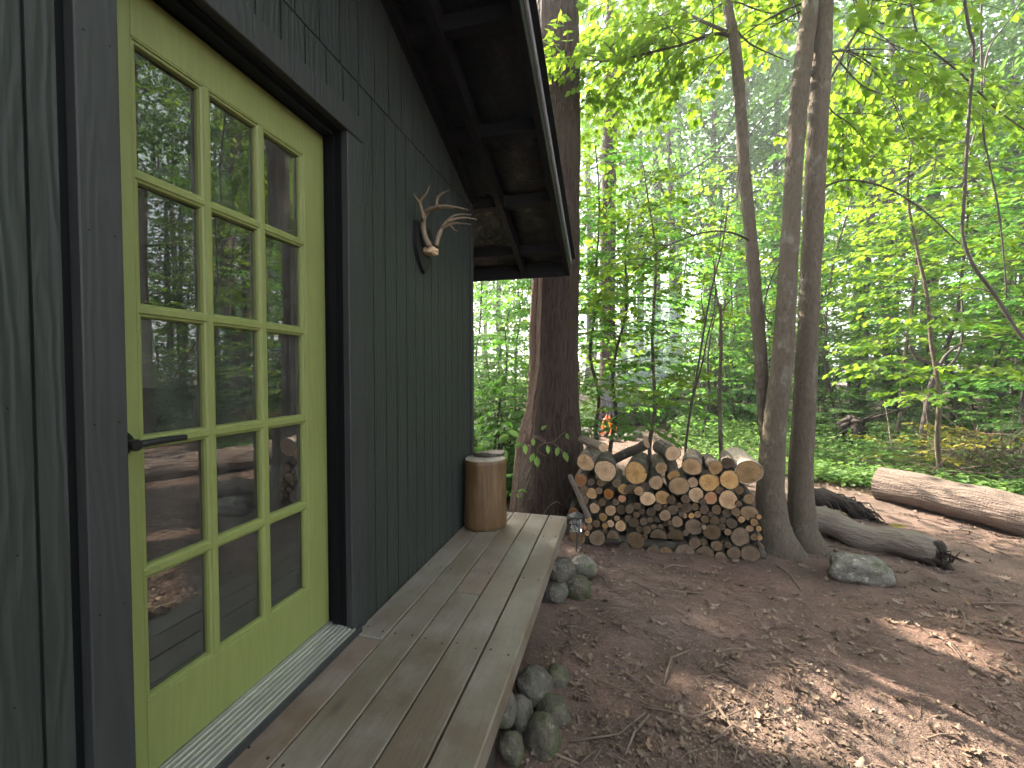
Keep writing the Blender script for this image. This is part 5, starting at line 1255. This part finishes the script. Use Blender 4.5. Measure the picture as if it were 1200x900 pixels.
# uprooted stump
mb = MB(); q = P(1000, 497, 7.4)
for i in range(40):
    d = Vector((r.gauss(0, 1), r.gauss(0, .6), r.gauss(0, .7))).normalized(); mb.tube([q+d*.05, q+d*r.uniform(.1, .16), q+d*r.uniform(.18, .3)+Vector((r.uniform(-.1, .1), 0, -.10))], [.07, .05, .006], 5, rough=.4, freq=14, seed=i)
for e in ((1035, 482), (970, 520), (955, 530), (1090, 470)): mb.tube([q, P(*e, 7.2)], [.03, .008], 6)
mb.tube([q, Vector((q.x, q.y, -.1))], [.12, .2], 9, rough=.3, freq=8)
tag(mb.build('uprooted_stump', M['rotten'], smooth=True), 'dark uprooted stump with bare sticks deep in the undergrowth', 'stump')
# crooked dark understorey stem at right
sapling('crooked_tree', [([gd(1080, 0, 6.4), (1083, 500, 6.4), (1092, 450, 6.4), (1100, 430, 6.4), (1090, 425, 6.4), (1075, 420, 6.4), (1066, 405, 6.4)], .05, .02), ([(1097, 437, 6.4), (1110, 415, 6.4), (1135, 400, 6.4), (1180, 392, 6.4)], .03, .01), ([(1098, 440, 6.4), (1120, 420, 6.5), (1128, 390, 6.5), (1126, 330, 6.6)], .025, .01)], 'crooked dark stem forking low among the shrubs on the right', 'tree')

# ------------------------------------------------------------------ campfire and smoke
fp = P(714, 512, 9.9); fp.z = gz(fp.x, fp.y)
cf = empty('campfire', fp); tag(cf, 'small campfire with orange flames beyond the woodpile', 'campfire')
mb = MB(); r = random.Random(4)
for i in range(17):
    a = r.uniform(0, 6.28); rr = .20*math.sqrt(r.random()); x, y = rr*math.cos(a), rr*math.sin(a); h = r.uniform(.14, .5)*(1.15-rr*2)
    z0 = r.uniform(.02, .18)
    pts = [(x, y, z0), (x*.95+r.uniform(-.03, .03), y*.95, z0+h*.35), (x*.7+r.uniform(-.05, .03), y*.7, z0+h*.7), (x*.5+r.uniform(-.07, .03), y*.5, z0+h)]
    q = smoothpath(pts, 4); n = len(q); mb.tube(q, [.030*max(0, math.sin(PI*(.2+.8*j/(n-1))))**.8+.003 for j in range(n)], 7, rough=.4, freq=12, seed=i)
mb.build('flame', M['flame'], cf, smooth=True)
mb = MB()
for i in range(6):
    a = 2*PI*i/6+.3; mb.tube([(.36*math.cos(a), .36*math.sin(a), .05), (.04*math.cos(a), .04*math.sin(a), .16)], .045, 8, rough=.2, freq=9)
mb.build('fire_log', M['rotten'], cf, smooth=True)
for i in range(9):
    a = 2*PI*i/9; c = fp+Vector((.62*math.cos(a), .62*math.sin(a), .05)); o = link('fire_ring_stone', rock_mesh('fire_ring_stone', .15, .12, .10, 20+i, M['rock'], 2), None, c, (0, 0, a)); tag(o, 'grey stone in the ring around the campfire', 'stone', 'stones ringing the campfire')
k = NT('smoke_volume'); k.n.remove(k.b); pv = k.N('ShaderNodeVolumePrincipled'); pv.inputs['Color'].default_value = (.60, .78, 1, 1); pv.inputs['Density'].default_value = .07; pv.inputs['Anisotropy'].default_value = .2
k.L(pv.outputs[0], k.out.inputs['Volume'])
mb = MB(); pts = [tuple(P(x, y, d)) for x, y, d in ((714, 492, 9.9), (722, 470, 9.9), (738, 445, 10), (752, 415, 10.1), (760, 380, 10.2), (770, 345, 10.4))]
q = smoothpath(pts, 5); n = len(q); mb.tube(q, [.06+.95*math.sin(PI*min(1, .08+.75*j/(n-1)))**1.1*(j/(n-1))**.5 for j in range(n)], 20, rough=.45, freq=1.3)
tag(mb.build('smoke', k.m, smooth=True), kind='stuff')

# ------------------------------------------------------------------ leaf litter, twigs, chips
def litter(n, tm, seed, size, region):
    r = random.Random(seed); L = []
    while len(L) < n:
        x, y = region(r)
        if x < -.40 and -1.3 < y < 3.2: continue
        if x < -1.0 and y < 3.1: continue
        a = r.uniform(0, 6.28); tilt = .35
        L.append(((x, y, gz(x, y)+r.uniform(.002, .012)), (math.cos(a), math.sin(a), r.uniform(-.15, .25)), (r.gauss(0, tilt), r.gauss(0, tilt), 1), size*r.uniform(.55, 1.25)))
    return L
def reg_view(r):
    px = r.uniform(600, 1400); d = 1.3+r.random()**1.3*8.5; p = P(px, HY, d); return p.x, p.y
def reg_clump(cl):
    def f(r):
        cx, cy_, s_ = cl[r.randrange(len(cl))]; return cx+r.gauss(0, s_), cy_+r.gauss(0, s_)
    return f
rr_ = random.Random(99)
clumps = [(*reg_view(rr_), rr_.uniform(.06, .3)) for _ in range(170)]+[(*tuple(G(x, y))[:2], s_) for x, y, s_ in ((720, 668, .25), (800, 676, .3), (870, 685, .25), (960, 700, .25), (800, 850, .07), (815, 868, .06), (940, 795, .08), (920, 850, .08), (985, 640, .2), (760, 665, .2), (700, 655, .15), (850, 668, .15), (1120, 730, .15), (1010, 580, .3), (1040, 640, .2), (960, 575, .3))]
sets = [(litter(900, None, 1, .058, reg_view), dry_template(.9, .7)), (litter(900, None, 2, .05, reg_view), dry_template(-.7, .9)), (litter(420, None, 3, .05, reg_view), dry_template(1.6, -.6)),
        (litter(1100, None, 5, .05, reg_clump(clumps)), dry_template(.7, 1.0)), (litter(700, None, 6, .048, reg_clump(clumps)), dry_template(-1.1, .4)),
        (litter(12000, None, 7, .020, reg_view), RHOMB), (litter(5200, None, 8, .022, reg_clump(clumps)), OVAL)]
tag(link('leaf_litter', mesh_from_leafsets('leaf_litter', sets, M['dry'])), kind='stuff')
mb = MB(); r = random.Random(55)
for i in range(900):
    x, y = reg_view(r) if i % 2 else reg_clump(clumps)(r)
    if x < -.38 and y < 3.2: continue
    a = r.uniform(0, 6.28); ln = r.uniform(.04, .22) if i % 9 else r.uniform(.2, .45); z = gz(x, y)+.004; p0 = Vector((x, y, z)); p2 = p0+Vector((math.cos(a)*ln, math.sin(a)*ln, 0)); p2.z = gz(p2.x, p2.y)+r.uniform(.003, .03); p1 = p0.lerp(p2, .5)+Vector((r.gauss(0, .1)*ln, r.gauss(0, .1)*ln, .006))
    rad = r.uniform(.0014, .0035) if i % 9 else r.uniform(.004, .009); mb.tube([p0, p1, p2], [rad, rad, rad*.6], 5)
tag(mb.build('fallen_twigs', M['twig'], smooth=True), kind='stuff')
# a few fresh green leaves fallen or growing near the logs
L = []
for (px, py, d) in ((1050, 625, 3.95), (1053, 622, 3.96)):
    p = P(px, py, d); p.z = gz(p.x, p.y)+.05
    for j in range(5): a = j*1.25; L.append((tuple(p), (math.cos(a), math.sin(a), .2), (0, 0, 1), .06))
o = link('seedling', mesh_from_leafsets('seedling', [(L, OVAL)], M['leaf_yellow'])); tag(o, 'bright yellow-green seedling growing between the two fallen logs', 'seedling')

# ------------------------------------------------------------------ humid forest air
k = NT('haze_volume'); k.n.remove(k.b); pv = k.N('ShaderNodeVolumePrincipled'); pv.inputs['Color'].default_value = (.86, .93, 1, 1); pv.inputs['Density'].default_value = .0028; pv.inputs['Anisotropy'].default_value = .3
k.L(pv.outputs[0], k.out.inputs['Volume'])
mb = MB(); mb.box(-225, 225, -225, 225, -8, 36)
tag(mb.build('haze', k.m), kind='stuff')
